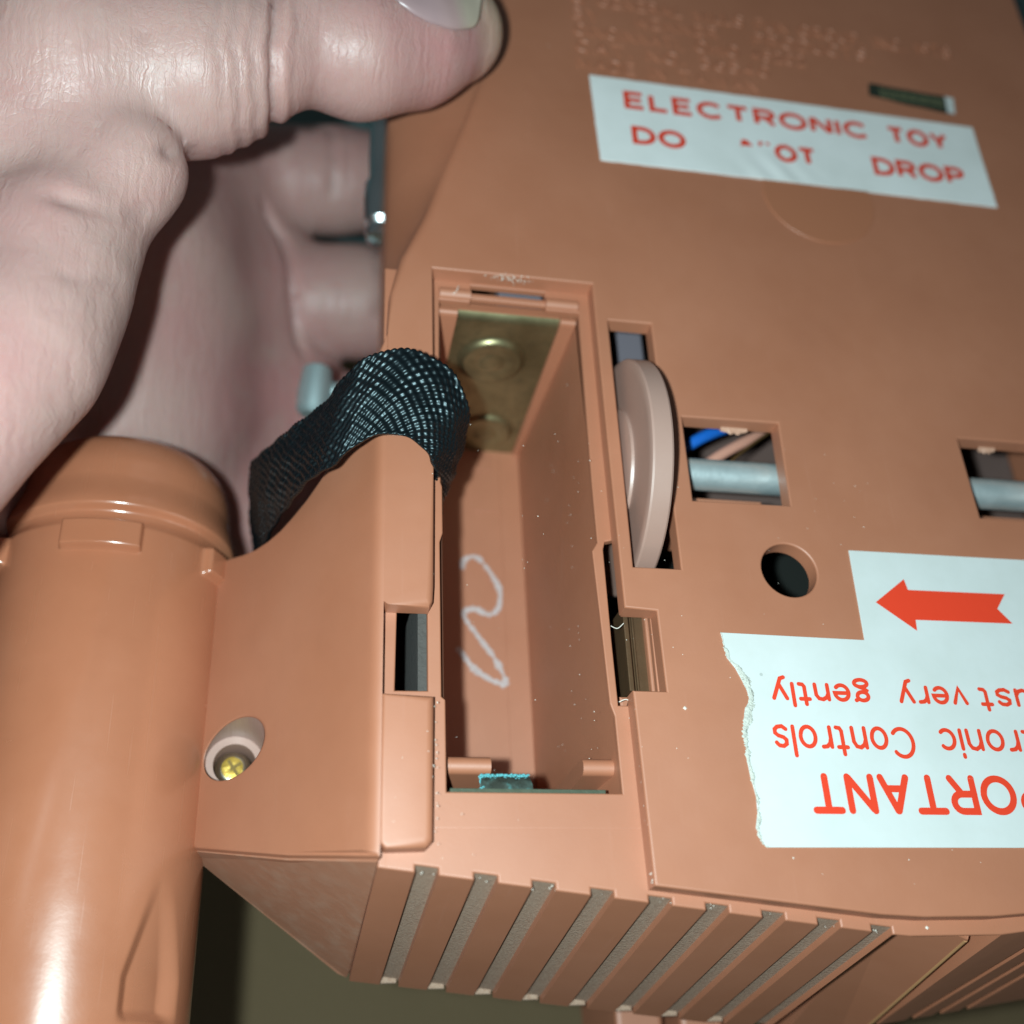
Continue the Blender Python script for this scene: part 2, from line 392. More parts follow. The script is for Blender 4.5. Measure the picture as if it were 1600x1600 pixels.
GLYPH = {   # width, centre lines (cap height 1, x height 0.7)
    'E': (.60, [[(.60, 1), (0, 1), (0, 0), (.60, 0)], [(0, .52), (.54, .52)]]), 'L': (.56, [[(0, 1), (0, 0), (.56, 0)]]),
    'C': (.80, [arc(.44, .5, .44, .5, 42, 318, 26)]), 'T': (.74, [[(0, 1), (.74, 1)], [(.37, 1), (.37, 0)]]),
    'R': (.66, [[(0, 0), (0, 1)] + arc(.40, .74, .25, .26, 90, -90, 12) + [(0, .48)], [(.36, .48), (.66, 0)]]),
    'P': (.64, [[(0, 0), (0, 1)] + arc(.38, .73, .26, .27, 90, -90, 12) + [(0, .46)]]),
    'O': (.90, [arc(.45, .5, .45, .5, 0, 360, 32)]), 'N': (.68, [[(0, 0), (0, 1)], [(.03, .97), (.65, .03)], [(.68, 0), (.68, 1)]]), 'I': (0, [[(0, 0), (0, 1)]]),
    'Y': (.74, [[(0, 1), (.37, .45), (.37, 0)], [(.74, 1), (.37, .45)]]),
    'D': (.74, [[(.28, 0), (0, 0), (0, 1)] + arc(.28, .5, .46, .5, 90, -90, 18)]),
    'A': (.76, [[(0, 0), (.37, 1)], [(.39, 1), (.76, 0)], [(.14, .34), (.62, .34)]]), 'M': (.86, [[(0, 0), (0, 1)], [(.03, .97), (.43, .15)], [(.43, .15), (.83, .97)], [(.86, 1), (.86, 0)]]),
    'e': (.56, [[(.0, .37), (.56, .37)] + arc(.28, .35, .28, .35, 12, 318, 22)]), 'l': (0, [[(0, 1.02), (0, 0)]]), 'c': (.52, [arc(.29, .35, .29, .35, 48, 312, 20)]),
    't': (.36, [[(.16, .95), (.16, .12), (.22, .02), (.36, 0)], [(0, .7), (.36, .7)]]), 'r': (.34, [[(0, 0), (0, .7)], [(0, .4), (.06, .58), (.18, .68), (.34, .70)]]),
    'o': (.58, [arc(.29, .35, .29, .35, 0, 360, 26)]), 'n': (.50, [[(0, 0), (0, .7)], [(0, .42), (.08, .60), (.24, .70), (.40, .66), (.49, .50), (.50, 0)]]),
    'i': (0, [[(0, 0), (0, .7)], [(0, .92), (0, 1.0)]]), 's': (.46, [[(.44, .58), (.34, .68), (.18, .70), (.05, .62), (.04, .48), (.14, .39), (.34, .33), (.45, .24), (.45, .11), (.34, .02), (.16, 0), (.02, .10)]]),
    'd': (.58, [arc(.29, .35, .29, .35, 0, 360, 26), [(.58, 0), (.58, 1.02)]]), 'j': (.14, [[(.14, .7), (.14, -.18), (.07, -.28), (-.06, -.28)], [(.14, .92), (.14, 1.0)]]),
    'u': (.50, [[(0, .7), (0, .22), (.08, .06), (.24, 0), (.40, .06), (.50, .25)], [(.50, .7), (.50, 0)]]), 'v': (.50, [[(0, .7), (.25, 0), (.50, .7)]]),
    'y': (.52, [[(0, .7), (.27, .0)], [(.52, .7), (.18, -.24), (.04, -.30)]]),
    'g': (.54, [arc(.25, .50, .22, .20, 0, 360, 22), arc(.26, -.12, .26, .17, 0, 360, 22), [(.12, .32), (.06, .22), (.16, .13), (.36, .05)], [(.42, .62), (.54, .70)]])}
SERIAL = [0]
def stroke(mb, pts, wd, zf, flat=False):
    """one pen stroke of even width with rounded (or square) ends, as a strip lying on zf"""
    closed = math.dist(pts[0], pts[-1]) < 1e-6; p = pts[:-1] if closed else pts; n = len(p); h = wd/2; v = []
    SERIAL[0] += 1; dz = 0.005*(SERIAL[0] % 5)
    for i in range(n):
        a = p[i-1] if (closed or i > 0) else None; b_ = p[(i+1) % n] if (closed or i < n-1) else None
        d1 = Vector((p[i][0]-a[0], p[i][1]-a[1])).normalized() if a else None
        d2 = Vector((b_[0]-p[i][0], b_[1]-p[i][1])).normalized() if b_ else None
        d1 = d1 or d2; d2 = d2 or d1
        n1 = Vector((-d1.y, d1.x)); n2 = Vector((-d2.y, d2.x)); m = (n1+n2)/max(1+n1.dot(n2), 0.45)
        for sgn in (1, -1): v.append((p[i][0]+m.x*h*sgn, p[i][1]+m.y*h*sgn))
    f = [(2*i, 2*i+1, (2*i+3) % (2*n), (2*i+2) % (2*n)) for i in range(n if closed else n-1)]
    if not closed:
        for e, q in ((0, 1), (n-1, n-2)):
            d = Vector((p[e][0]-p[q][0], p[e][1]-p[q][1])).normalized(); nn = Vector((-d.y, d.x)); k0 = len(v)
            if flat: continue
            fan = [(p[e][0]+h*(nn.x*math.cos(t)+d.x*math.sin(t)), p[e][1]+h*(nn.y*math.cos(t)+d.y*math.sin(t))) for t in [PI*k_/6 for k_ in range(7)]]
            v += fan; f.append(tuple(range(k0, k0+7)))
    mb.add([(x, y, zf(x, y)+.006+dz+.0006*i_) for i_, (x, y) in enumerate(v)], f)
def pen(mb, s, x0, y0, x1, y1, wd, zf, flip=False, gap=0.30, flat=False):
    """word drawn in pen strokes; its ink fills x0..x1 across and y0..y1 from baseline to cap height (x height if it has no tall letters)"""
    x = 0; strokes = []
    for ch in s:
        g_ = GLYPH[ch]; strokes += [[(x+a, b_) for a, b_ in l] for l in g_[1]]; x += g_[0]+gap
    allx = [a for l in strokes for a, _ in l]; xa, xb = min(allx), max(allx); h = wd/2
    for l in strokes:
        q = [((x0+h)+(a-xa)/(xb-xa)*(x1-x0-wd), (y0+h)+b_*(y1-y0-wd)) for a, b_ in l]
        if flip: q = [(x0+x1-a, y0+y1-b_) for a, b_ in q]
        stroke(mb, q, wd, zf, flat)

# ================================================================== setting
o = obj('table_top', [(-900, -700, -160), (1500, -700, -160), (1500, 130, -160), (-900, 130, -160)], [(0, 1, 2, 3)], M_table); o['kind'] = 'structure'
g = []
for i in range(25):
    for j in range(9): g.append((-900+100*i, (126 if j == 0 else 10+120*j), (-159 if j == 0 else -62)+4*math.sin(i*1.7+j)+3*math.sin(i*0.6-j*2.1)))
o = obj('cloth_backdrop', g, [(i*9+j, i*9+j+1, (i+1)*9+j+1, (i+1)*9+j) for i in range(24) for j in range(8)], M_cloth, smooth=True); o['kind'] = 'structure'

# ================================================================== the toy
toy = empty('electronic_toy', (40, -20, -34), 'brown plastic electronic toy with open battery compartment and red lettered stickers', 'toy')

# ---- back plate
LEFT = [(16, 84), (9.6, 50), (6.2, 33), (3.6, 24), (1.2, 16.2), (-1.1, 8), (-3.6, 1.2), (-4.6, -4), (-4.8, -9)]
outer = [(0, 0), (18, 0), (18.05, -20), (18.2, -39.5), (21.4, -39.7), (21.5, -47.8), (18.25, -47.8), (18.55, -65.2), (39, -67.7), (43, -67.95),
         (50, -67.95), (54, -67.7), (76, -65), (99, -62), (99, -10), (88.6, -5), (88.6, 84)] + LEFT + [(-4.8, -22), (0, -22)]
slot = [(19.45, -4.9), (24.4, -4.9), (24.4, -35.1), (19.5, -35.1)]
win1 = [(26.6, -17.0), (37.55, -16.9), (37.3, -27.1), (26.6, -27.2)]
win2 = [(59.0, -17.0), (69.8, -17.0), (69.8, -27.1), (59.2, -27.1)]
hole = circle(35.9, -34.6, 2.95)
leftset = set(LEFT)
mb = slab(outer, [slot, win1, win2, hole], 0, -1.95, 0.22, 6, bevf=lambda x, y: (7.5 if y > 5 else 5.5 if y > 0 else 3.0 if y > -5 else 1.0) if (x, y) in leftset else 1.0)
plate = mb.build('back_plate', M_body, toy); auto_smooth(plate, 20)
wn = plate.modifiers.new('normals', 'WEIGHTED_NORMAL'); wn.keep_sharp = True; wn.weight = 100
# lower block of the left lip, with rounded ends
mb = slab([(-4.8, -48.7), (-0.15, -48.75), (-0.35, -61.4), (-0.9, -62.0), (-4.3, -62.1), (-4.8, -61.6)], [], 0.0, -1.95, 0.7, 6, bevf=lambda x, y: 0.45 if x < -4.2 else 1.0)
b = mb.build('lip_block', M_body, toy); auto_smooth(b, 40)
mb = slab([(-4.8, -22), (-0.05, -22), (-0.1, -38), (-0.2, -39.6), (-0.5, -40.2), (-4.4, -40.2), (-4.8, -39.9)], [], 0.0, -1.95, 0.7, 6, bevf=lambda x, y: 0.0 if (y > -22.5 or x < -4.3) else 1.0)
b = mb.build('lip_block', M_body, toy); auto_smooth(b, 40)

# ---- recess the battery door sits in (2 mm below the plate)
comp = [(1.0, -2.6), (4.4, -2.6), (4.5, -2.15), (12.9, -2.15), (13.0, -2.7), (16.75, -2.7), (16.6, -25), (16.65, -31.6), (16.05, -32.6), (16.35, -41.5), (16.55, -48.4),
        (16.9, -49.6), (17.0, -56.85), (1.1, -56.85), (1.1, -48.5), (0.75, -48.2), (0.75, -32.5), (1.05, -31.5), (1.05, -26.3), (0.9, -25.8), (0.9, -10)]
topslot = [(4.55, -0.25), (13.0, -0.25), (13.0, -1.35), (4.55, -1.35)]
rgap = [(17.45, -31.5), (18.6, -31.2), (18.6, -39.3), (21.35, -39.3), (21.35, -47.75), (18.6, -47.75), (18.3, -48.6), (17.35, -48.6), (17.25, -42), (17.2, -32.4)]
lgap = [(-3.35, -39.5), (-0.5, -39.4), (-0.5, -47.7), (-3.5, -47.75)]
mb = slab([(-5.0, 1.0), (-5.0, -60.05), (22.6, -60.05), (22.6, -36.2), (19.2, -36.2), (19.2, 1.0)], [comp, topslot, rgap, lgap], -2.0, -2.75, 0.14)
recess = mb.build('door_recess', M_body, toy)
mb = MB()
for (x0, x1, ya, yb) in ((1.0, 4.45, -1.05, -2.5), (12.95, 16.6, -1.05, -2.75)):
    pts = [(x0, (ya+yb)/2, -2.05), (x1, (ya+yb)/2, -2.05)]; mb.tube(pts, 0.72, 16)
mb.tube([(4.4, -1.75, -2.35), (13.0, -1.8, -2.35)], 0.42, 12)
mb.build('hinge_bar', M_body, toy, 40)

# ---- battery compartment box
comp_o = None
top = [(1.15, -3.0, -2.7), (16.45, -3.0, -2.7), (17.15, -56.95, -2.7), (1.05, -56.95, -2.7)]
bot = [(1.5, -4.6, -29.0), (15.1, -4.6, -29.0), (15.35, -56.9, -29.0), (1.5, -56.9, -29.0)]
mb = MB(); mb.add(top+bot, [(0, 1, 5, 4), (1, 2, 6, 5), (2, 3, 7, 6), (3, 0, 4, 7), (4, 5, 6, 7)])
# outer skin so that the box has walls
t2 = [(0.3, -2.2, -2.8), (17.2, -2.2, -2.8), (17.25, -57.8, -2.8), (0.3, -57.8, -2.8)]; b2 = [(0.5, -3.6, -30), (16.2, -3.6, -30), (16.4, -57.8, -30), (0.5, -57.8, -30)]
mb.add(t2+b2, [(0, 1, 5, 4), (1, 2, 6, 5), (2, 3, 7, 6), (3, 0, 4, 7), (4, 5, 6, 7)])
box = mb.build('battery_compartment', M_body, toy)
mb = MB()
mb.box(12.55, 15.3, -56.8, -5.0, -29.1, -28.88, 0, 0.05)
mb.build('floor_step', M_body, box)
mb = MB()     # raised moulding marks on the floor
mb.box(8.7, 11.6, -7.9, -7.6, -29, -28.88, 0, .04); mb.box(9.0, 12.4, -14.0, -13.75, -29, -28.88, 0, .04); mb.box(9.6, 9.9, -7.6, -5.5, -29, -28.9, 0, .03); mb.box(11.2, 11.45, -7.6, -5.5, -29, -28.9, 0, .03)
mb.build('moulding_mark', M_body, box)
# corner rails holding the contact
mb = MB()
def rail(x0t, x1t, x0b, x1b, yt, yb, d):
    v = [(x0t, yt, -2.9), (x1t, yt, -2.9), (x1t, yt-d, -2.9), (x0t, yt-d, -2.9), (x0b, yb, -29), (x1b, yb, -29), (x1b, yb-d, -29), (x0b, yb-d, -29)]
    return v, [(0, 1, 2, 3), (4, 5, 6, 7), (0, 1, 5, 4), (1, 2, 6, 5), (2, 3, 7, 6), (3, 0, 4, 7)]
mb.add(*rail(14.75, 16.4, 14.35, 15.3, -3.3, -4.6, 0.8)); mb.build('contact_rail', M_body, box)
mb = MB(); mb.add(*rail(1.0, 3.1, 1.4, 3.0, -3.3, -4.6, 0.8)); mb.build('contact_rail', M_body, box)
mb = MB(); mb.tube([(14.75, -3.6, -2.85), (16.5, -3.6, -2.85)], 0.45, 12); mb.tube([(1.0, -3.6, -2.85), (3.1, -3.6, -2.85)], 0.45, 12); mb.build('contact_rail', M_body, box, 40)
# end posts with rounded tops
def post(x0, x1, slope):
    mb = MB(); n = 10; pr = [(-54.6, -9.5-slope), (-54.6, -4.7)] + [(-53.8-0.8*math.cos(PI*i/n), -4.7+0.8*math.sin(PI*i/n)) for i in range(1, n)] + [(-53.0, -4.7), (-53.0, -29)]
    pr[0] = (-54.9, -29)
    v = [(x, y, z) for x in (x0, x1) for (y, z) in pr]; m_ = len(pr)
    f = [tuple(range(m_)), tuple(range(m_, 2*m_))] + [(i, (i+1) % m_, m_+(i+1) % m_, m_+i) for i in range(m_)]
    mb.add(v, f); return mb.build('end_post', M_body, box, 40)
post(1.1, 5.5, 0); post(14.1, 17.2, 0)

# ---- brass contact with two pressed cups
N = 70; v = []; f = []; fm = []
x0, x1 = 2.7, 14.9
def cup(x, z, cx, cz, r=3.3):
    d = math.hypot(x-cx, z-cz)
    return 0.60/(1+math.exp((d-r)/0.12))+0.10*math.exp(-((d-r*0.93)/0.16)**2)-0.10*math.exp(-((d-r*0.45)/0.5)**2)
for i in range(N+1):
    for j in range(2*N+1):
        x = x0+(x1-x0)*i/N; z = -2.9-26.2*j/(2*N)
        y = -3.55+(z+2.9)*0.055 - cup(x, z, 8.3, -10.4, 3.6) - cup(x, z, 9.9, -24.4, 3.3)
        if z > -4.2: y += (4.2+z)**2*0.4
        v.append((x, y, z))
f = [(i*(2*N+1)+j, i*(2*N+1)+j+1, (i+1)*(2*N+1)+j+1, (i+1)*(2*N+1)+j) for i in range(N) for j in range(2*N)]
o = obj('brass_contact', v, f, M_brass, box, True)
# corroded end contact: strip edge and leaf
mb = MB(); mb.box(1.5, 15.6, -56.75, -56.4, -20, -2.55, 0); mb.build('end_contact', M_green, box)
v = []; f = []
for i in range(13):
    for j in range(9):
        x = 4.2+4.9*i/12+(0.35-0.6*i/12)*j/8; t = j/8
        y = -56.4+1.75*t+random.gauss(0, .04); z = -3.15-0.9*t+0.35*math.sin(t*PI)+random.gauss(0, .05); v.append((x, y, z))
f = [(i*9+j, i*9+j+1, (i+1)*9+j+1, (i+1)*9+j) for i in range(12) for j in range(8)]
leaf = obj('contact_leaf', v, f, M_corr, box, True)
mb = MB()
for i in range(420):
    t = random.random(); s = random.choice((0, 0, 0, 1)); 
    if s == 0: x = 4.4+4.5*t; y = -54.75-abs(random.gauss(0, .22)); 
    else: x = 4.3+0.3*random.random(); y = -54.8-1.6*t
    z = -3.95+(y+54.65)*-0.45+random.gauss(0.1, .06); r = random.uniform(.03, .12)
    vv = [(x+r*a, y+r*b, z+r*c*.8) for a, b, c in ((1, 0, 0), (-1, 0, 0), (0, 1, 0), (0, -1, 0), (0, 0, 1), (0, 0, -1))]
    mb.add(vv, [(0, 2, 4), (2, 1, 4), (1, 3, 4), (3, 0, 4), (2, 0, 5), (1, 2, 5), (3, 1, 5), (0, 3, 5)])
o = mb.build('corrosion_crust', M_crust, box); o['kind'] = 'stuff'

# ---- crayon scribble on the compartment floor
pts = [(7.5, -22.3), (7.7, -21.0), (9.2, -20.5), (10.9, -22.5), (12.0, -25.0), (11.8, -27.2), (10.6, -28.2), (8.7, -27.5), (7.5, -28.4), (9.2, -31.1), (10.9, -33.5), (12.1, -35.9), (12.3, -37.0), (10.5, -36.5), (8.5, -35.1), (7.4, -33.6), (6.6, -32.6)]
cp = catmull(pts); v = []
for i, p in enumerate(cp):
    t = cp[min(i+1, len(cp)-1)]-cp[max(i-1, 0)]; t = t/np.linalg.norm(t); nrm = np.array((-t[1], t[0]))
    wd = 0.32+random.gauss(0, .08)
    for s in (1, -1):
        q = p+nrm*wd*s*(1+random.gauss(0, .12)); v.append((q[0], q[1], -28.82 if q[0] > 12.5 else -28.93))
obj('crayon_mark', v, [(2*i, 2*i+1, 2*i+3, 2*i+2) for i in range(len(cp)-1)], M_chalk, box)

# ---- front panel with its row of grooves
notches = [(-1.65, 0.35), (3.35, 5.4), (8.35, 10.4), (13.45, 15.5), (18.55, 20.65), (23.65, 25.75), (28.75, 30.85), (33.85, 35.95), (38.85, 40.8)]
yb = lambda x: -63.25-(x+4.8)*0.128 if x < 41 else -69.15
front = [(-4.8, -60.0), (-4.8, yb(-4.8))]
for a, b_ in notches: front += [(a, yb(a)), (a+.02, yb(a)+0.62), (b_-.02, yb(b_)+0.62), (b_, yb(b_))]
front += [(42.5, -69.25), (51.5, -69.25), (54, -69.0)]
for a, b_ in ((57.5, 58.6), (61.0, 62.1), (64.5, 65.6)): front += [(a, -69.0+(a-54)*.12), (a+.02, -67.95+(a-54)*.12), (b_-.02, -67.95+(b_-54)*.12), (b_, -69+(b_-54)*.12)]
front += [(99, -63.6), (99, -60)]
def bm_(x, y):
    if y > -60.1: return (x, y)
    if 41.5 < x < 53.5: return (x, y+6.0)
    return (x, y-5.4)
isn = lambda x: any(a-.01 <= x <= b_+.01 for a, b_ in notches) or any(a-.01 <= x <= b_+.01 for a, b_ in ((57.5, 58.6), (61.0, 62.1), (64.5, 65.6)))
def wm(x, y, j):
    if j < 4: return 0
    for a, b_ in notches + [(57.5, 58.6), (61.0, 62.1), (64.5, 65.6)]:
        if a+.1 < x < b_-.1 and (y > (yb(x) if x < 41 else -69+(x-54)*.12)+.4): return 1
    return 0
mb = slab(front, [], -1.985, -33.0, 0.2, 4, bevf=lambda x, y: 0.0 if y > -60.1 else 1.0, botmap=bm_, wall_m=wm)
fp = mb.build('front_panel', M_body, toy, mats=[M_body, M_dusty])
# small feet of the rib ends, catching the light
for a, b_ in notches[:8]:
    mb = MB(); mb.box(a+.1, b_-.25, yb(a)-5.35, yb(a)-4.5, -33.15, -32.5, 0, .15)
    mb.build('rib_foot', M_dusty, fp)

# ---- body shell (sides, underside)
mb = MB()
ring0 = [(x, y, -1.9) for x, y in LEFT[::-1]]
left0 = [(-4.8, -9), (-4.6, -4), (-3.6, 1.2), (-1.1, 8), (1.2, 16.2), (3.6, 24), (6.2, 33), (9.6, 50), (16, 84)]
rows = []
for (x, y) in left0:
    r = []
    for t in np.linspace(0, 1, 9):
        q = t*t*(3-2*t)*0.4+t*0.6
        s0 = 0.29*0.22*(7.5 if y > 5 else 5.5 if y > 0 else 3.0 if y > -5 else 1.0)
        xs = x+s0+(-4.55-x-s0)*q; zs = -s0-(8.6-3.6*min(1, max(0, (y-2)/24)))*t-0.8*math.sin(t*PI)*(-1 if x > -4 else 0)
        r.append((xs, y, zs))
    r += [(-4.3, y, -14), (-3.3, y, -24), (-2.9, y, -33)]
    rows.append(r)
m_ = len(rows[0]); v = [p for r in rows for p in r]
f = [(i*m_+j, i*m_+j+1, (i+1)*m_+j+1, (i+1)*m_+j) for i in range(len(rows)-1) for j in range(m_-1)]
mb.add(v, f)
# underside and far sides
mb.add([(-3, -9, -33), (-3, 84, -33), (88, 84, -33), (99, -10, -33), (99, -66, -33), (45, -66, -33), (-4.8, -66, -33), (-4.8, -9, -33)], [tuple(range(8))])
mb.add([(-4.75, -9, -1.9), (-4.75, -63, -1.9), (-4.9, -68, -33), (-3.0, -9, -33)], [(0, 1, 2, 3)])
mb.add([(88.4, 84, -1.9), (88.4, -5, -1.9), (98.8, -10, -1.9), (98.8, -62, -1.9), (98.8, -66, -33), (98.8, -10, -33), (88, -5, -33), (88, 84, -33)], [(0, 1, 6, 7), (1, 2, 5, 6), (2, 3, 4, 5)])
mb.add([(16, 84, -1.9), (88.4, 84, -1.9), (88.4, 84, -33), (-3, 84, -33)], [(0, 1, 2, 3)])
shell = mb.build('body_shell', M_body, toy, 40)

# ---- left wing sloping from the body to the tube
KW = 1.5
def zw(x, y):
    d = -4.8-x
    if d <= 0: return -0.02
    r = 1.2
    return -0.02-(KW*d*d/(2*r) if d < r else KW*(d-r/2))
wing_top = [(-4.78, -9.5), (-5.7, -11.8), (-6.8, -16.4), (-8.2, -19.0), (-9.5, -21.2), (-10.8, -22.9), (-12.1, -24.3), (-13.5, -25.4), (-14.6, -26.1), (-15.8, -26.5), (-17.1, -26.6), (-18.5, -26.3), (-19.9, -25.8), (-21.2, -25.4), (-21.9, -26.2)]
wing_bot = [(-21.7, -56.4), (-20.9, -57.1), (-12.0, -60.6), (-5.0, -62.7), (-4.78, -62.8)]
hc = (-17.85, -48.3)
ex = [(x, y) for x in (-4.92, -5.1, -5.3, -5.5, -5.7, -5.9, -6.2) for y in np.linspace(-13.5, -62, 40) if y > -62.5 and y < -16.5]
mb = slab(wing_bot + wing_top, [circle(hc[0], hc[1], 3.03, 44)], 0, -34, 0.25, 4, zf=zw, zb=lambda x, y: min(zw(x, y)-3.2, -3.5+0) if x < -5 else -3.5, extra=ex,
          bevf=lambda x, y: 0.0 if x > -4.9 else 1.0)
wing = mb.build('wing', M_body, toy); auto_smooth(wing, 22)
# scuffed underside flank of the wing
v = [(-21.6, -56.95, -25.6), (-12.0, -60.8, -11.2), (-4.85, -62.95, -1.2), (-4.85, -67.8, -30.5), (-5.1, -68.3, -33), (-6.0, -67.9, -33.2), (-21.3, -57.2, -27.6)]
obj('wing_flank', v + [(p[0]+.3, p[1]+1.4, p[2]) for p in v], [(0, 1, 2, 3, 4, 5, 6), (7, 8, 9, 10, 11, 12, 13)] + [(i, (i+1) % 7, 7+(i+1) % 7, 7+i) for i in range(7)], M_scuff, wing)
# counterbore: sleeve, shelf and screw
mb = MB(); n = 44
prof = [(3.0, -4), (3.0, -24.6), (2.2, -24.6), (2.2, -30)]
v = [(hc[0]+r*math.cos(2*PI*j/n), hc[1]+r*math.sin(2*PI*j/n), min(z, zw(hc[0]+r*math.cos(2*PI*j/n), 0)-0.3)) for r, z in prof for j in range(n)]
mb.add(v, [(i*n+j, i*n+(j+1) % n, (i+1)*n+(j+1) % n, (i+1)*n+j) for i in range(3) for j in range(n)]); mb.build('screw_well', M_wheel, wing)
sx, sy, sz = hc[0]-0.2, hc[1]-0.1, -25.6
mb = MB(); mb.lathe([(-2.5, 1.95), (-0.9, 1.95), (-0.45, 1.8), (-0.15, 1.5), (0.0, 1.2)], (sx, sy, sz), (0, 0, 1), 40)
scr = mb.build('screw', M_screw, wing, 50)
mb = MB(); mb.lathe([(-.3, 1.25), (-.02, 1.22), (.05, 1.05), (.07, .5)], (sx+.05, sy+.03, sz), (0.05, 0, 1), 32); sc_ = mb.build('screw_centre', M_rust, scr, 50)
mb = MB()
for a in (0.6, 0.6+PI/2):
    dx, dy = math.cos(a), math.sin(a); L, Wd = 0.95, 0.17
    q = [(sx+.05+dx*L*s_-dy*Wd*t_, sy+.03+dy*L*s_+dx*Wd*t_) for s_, t_ in ((-1, -1), (1, -1), (1, 1), (-1, 1))]
    zt = sz+.085+(0.004 if a > 1 else 0)
    mb.add([(x, y, zt) for x, y in q]+[(x, y, zt-.1) for x, y in q], [(0, 1, 2, 3), (4, 5, 6, 7), (0, 1, 5, 4), (1, 2, 6, 5), (2, 3, 7, 6), (3, 0, 4, 7)])
mb.build('cross_slot', simple('dark_brass', (0.20, 0.13, 0.035), 0.5, 0.5), scr)

# ---- round tube at the end of the wing
TX, TZ, TR = -32.8, -28.0, 12.5
DY = 6.0
ss = lambda a, b_, x: (lambda t: t*t*(3-2*t))(np.clip((x-a)/(b_-a), 0, 1))
ys = np.concatenate([np.linspace(-110, -60, 140), np.linspace(-59.8, -31.1, 60), np.linspace(-30.9, -19.8, 120), np.linspace(-19.7, -12.62, 80)])
th = np.linspace(0, 2*PI, 520, endpoint=False)     # 0 = up (+z), positive towards +x
TH, YY = np.meshgrid(th, ys); YY = YY-DY; d = (TH+PI) % (2*PI)-PI
Rr = np.full_like(TH, TR)
Rr -= 0.45*ss(-31.6, -30.2, YY)                            # neck below the cap
Rr += 0.85*ss(-29.8, -29.0, YY)-0.75*ss(-29.0, -25.0, YY)   # bead running into the plain cap
Rr -= 0.35*ss(-26.5, -20.6, YY)
tt = np.clip((YY+23.6)/5.0, 0, 1); Rr -= 3.4*(1-np.sqrt(np.maximum(1-tt**2, 0)))
for k_ in range(5):
    c_ = k_*2*PI/5; dd = (d-c_+PI) % (2*PI)-PI
    m1 = ss(-0.335, -0.295, dd)*(1-ss(0.295, 0.335, dd))*ss(-34.6, -34.1, YY)*(1-ss(-31.45, -31.1, YY))
    Rr += 1.05*m1
# tapering finger recesses towards the lower end
for c_ in (0.86, 0.86+2*PI/5, 0.86-2*PI/5*2):
    dd = (d-c_+PI) % (2*PI)-PI
    t_ = np.clip((-66.5-YY)/9.0, 0, 1)
    wd = 0.05+0.20*t_
    Rr -= 1.1*t_*ss(-wd-.05, -wd+.07, dd)*(1-ss(wd-.12, wd+.06, dd))*ss(-79.6, -78.0, YY)
YY = YY+DY
Xv = TX+Rr*np.sin(TH); Zv = TZ+Rr*np.cos(TH)
nr, nc = TH.shape
V = np.stack([Xv, YY, Zv], -1).reshape(-1, 3)
F = [(i*nc+j, i*nc+(j+1) % nc, (i+1)*nc+(j+1) % nc, (i+1)*nc+j) for i in range(nr-1) for j in range(nc)]
F += [tuple(range(nc)), tuple(range((nr-1)*nc, nr*nc))]
tube = obj('engine_tube', V, F, M_tube, toy, True); auto_smooth(tube, 50)
# seam fillet where wing meets tube
mb = MB(); mb.tube([(-21.9, -26.2, -25.2), (-21.85, -42, -25.2), (-21.75, -56.6, -25.1)], 0.4, 12)
mb.box(-23.0, -19.4, -26.6, -25.3, -32, -24.2, 0, .2)
mb.build('seam', M_body, wing, 40)

# ---- thumb wheel and axle
mb = MB()
mb.lathe([(-1.15, 11.7), (-1.15, 12.45), (-1.05, 12.68), (-0.85, 12.8), (0.9, 12.8), (1.1, 12.68), (1.2, 12.4), (1.2, 4)], (21.55, -21.7, -5.8), (1, 0, 0), 128)
wheel = mb.build('thumb_wheel', M_wheel, toy, 30)
mb = MB(); mb.lathe([(0, 7.0), (-.35, 6.9), (-.55, 6.3), (-.55, 2)], (20.45, -21.3, -5.6), (1, 0, 0), 64)
mb.build('hub', M_wheel, wheel, 40)
mb = MB(); mb.tube([(22.5, -21.3, -4.6), (87, -21.3, -4.6)], 1.75, 32); rod = mb.build('axle_rod', M_zinc, toy, 40)

# ---- insides seen through the openings
mb = MB(); mb.box(26.2, 36.9, -28.5, -23.6, -9, -5.6, 0, .2); mb.build('axle_bearing', M_body, toy); mb = MB(); mb.box(58, 71, -28.5, -23.6, -9, -5.6, 0, .2)
mb.build('axle_bearing', M_body, toy)
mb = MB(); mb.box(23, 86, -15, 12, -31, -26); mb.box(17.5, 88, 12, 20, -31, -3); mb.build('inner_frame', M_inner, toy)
mb = MB(); mb.box(23.6, 27.0, -7.5, 3, -24, -10, 0, .3); mb.box(8.3, 13.5, 0.6, 3, -18, -5.0, 0, .3); mb.build('grey_block', M_board, toy)
mb = MB(); mb.tube(catmull([(27.0, -16.8, -13), (30.6, -14.6, -9.6), (35.4, -11.9, -9.4), (43, -8, -12)], 6), 0.72, 12); mb.build('blue_wire', M_blue, toy, 40)
mb = MB(); mb.tube(catmull([(29.5, -20.5, -11), (33.1, -16.8, -9.0), (38.9, -12.9, -9.2), (45, -8, -12)], 6), 0.66, 12); mb.build('pink_wire', M_pink, toy, 40)
mb = MB(); mb.tube(catmull([(32.5, -19.6, -9.5), (35.2, -17.0, -8.4), (40.4, -12.8, -8.4), (46, -9, -10)], 6), 0.17, 8); mb.build('bare_wire', M_copper, toy, 40)
mb = MB(); mb.box(24, 86, -58, -15.2, -32, -24); mb.build('hole_shade_box', M_hole_shade, toy)  # black box added so that the round hole looks dark inside
mb = MB(); mb.tube([(35, -40, -12), (37, -35, -9), (38, -31, -12)], 0.5, 10); mb.build('dark_lever', M_inner, toy, 40)
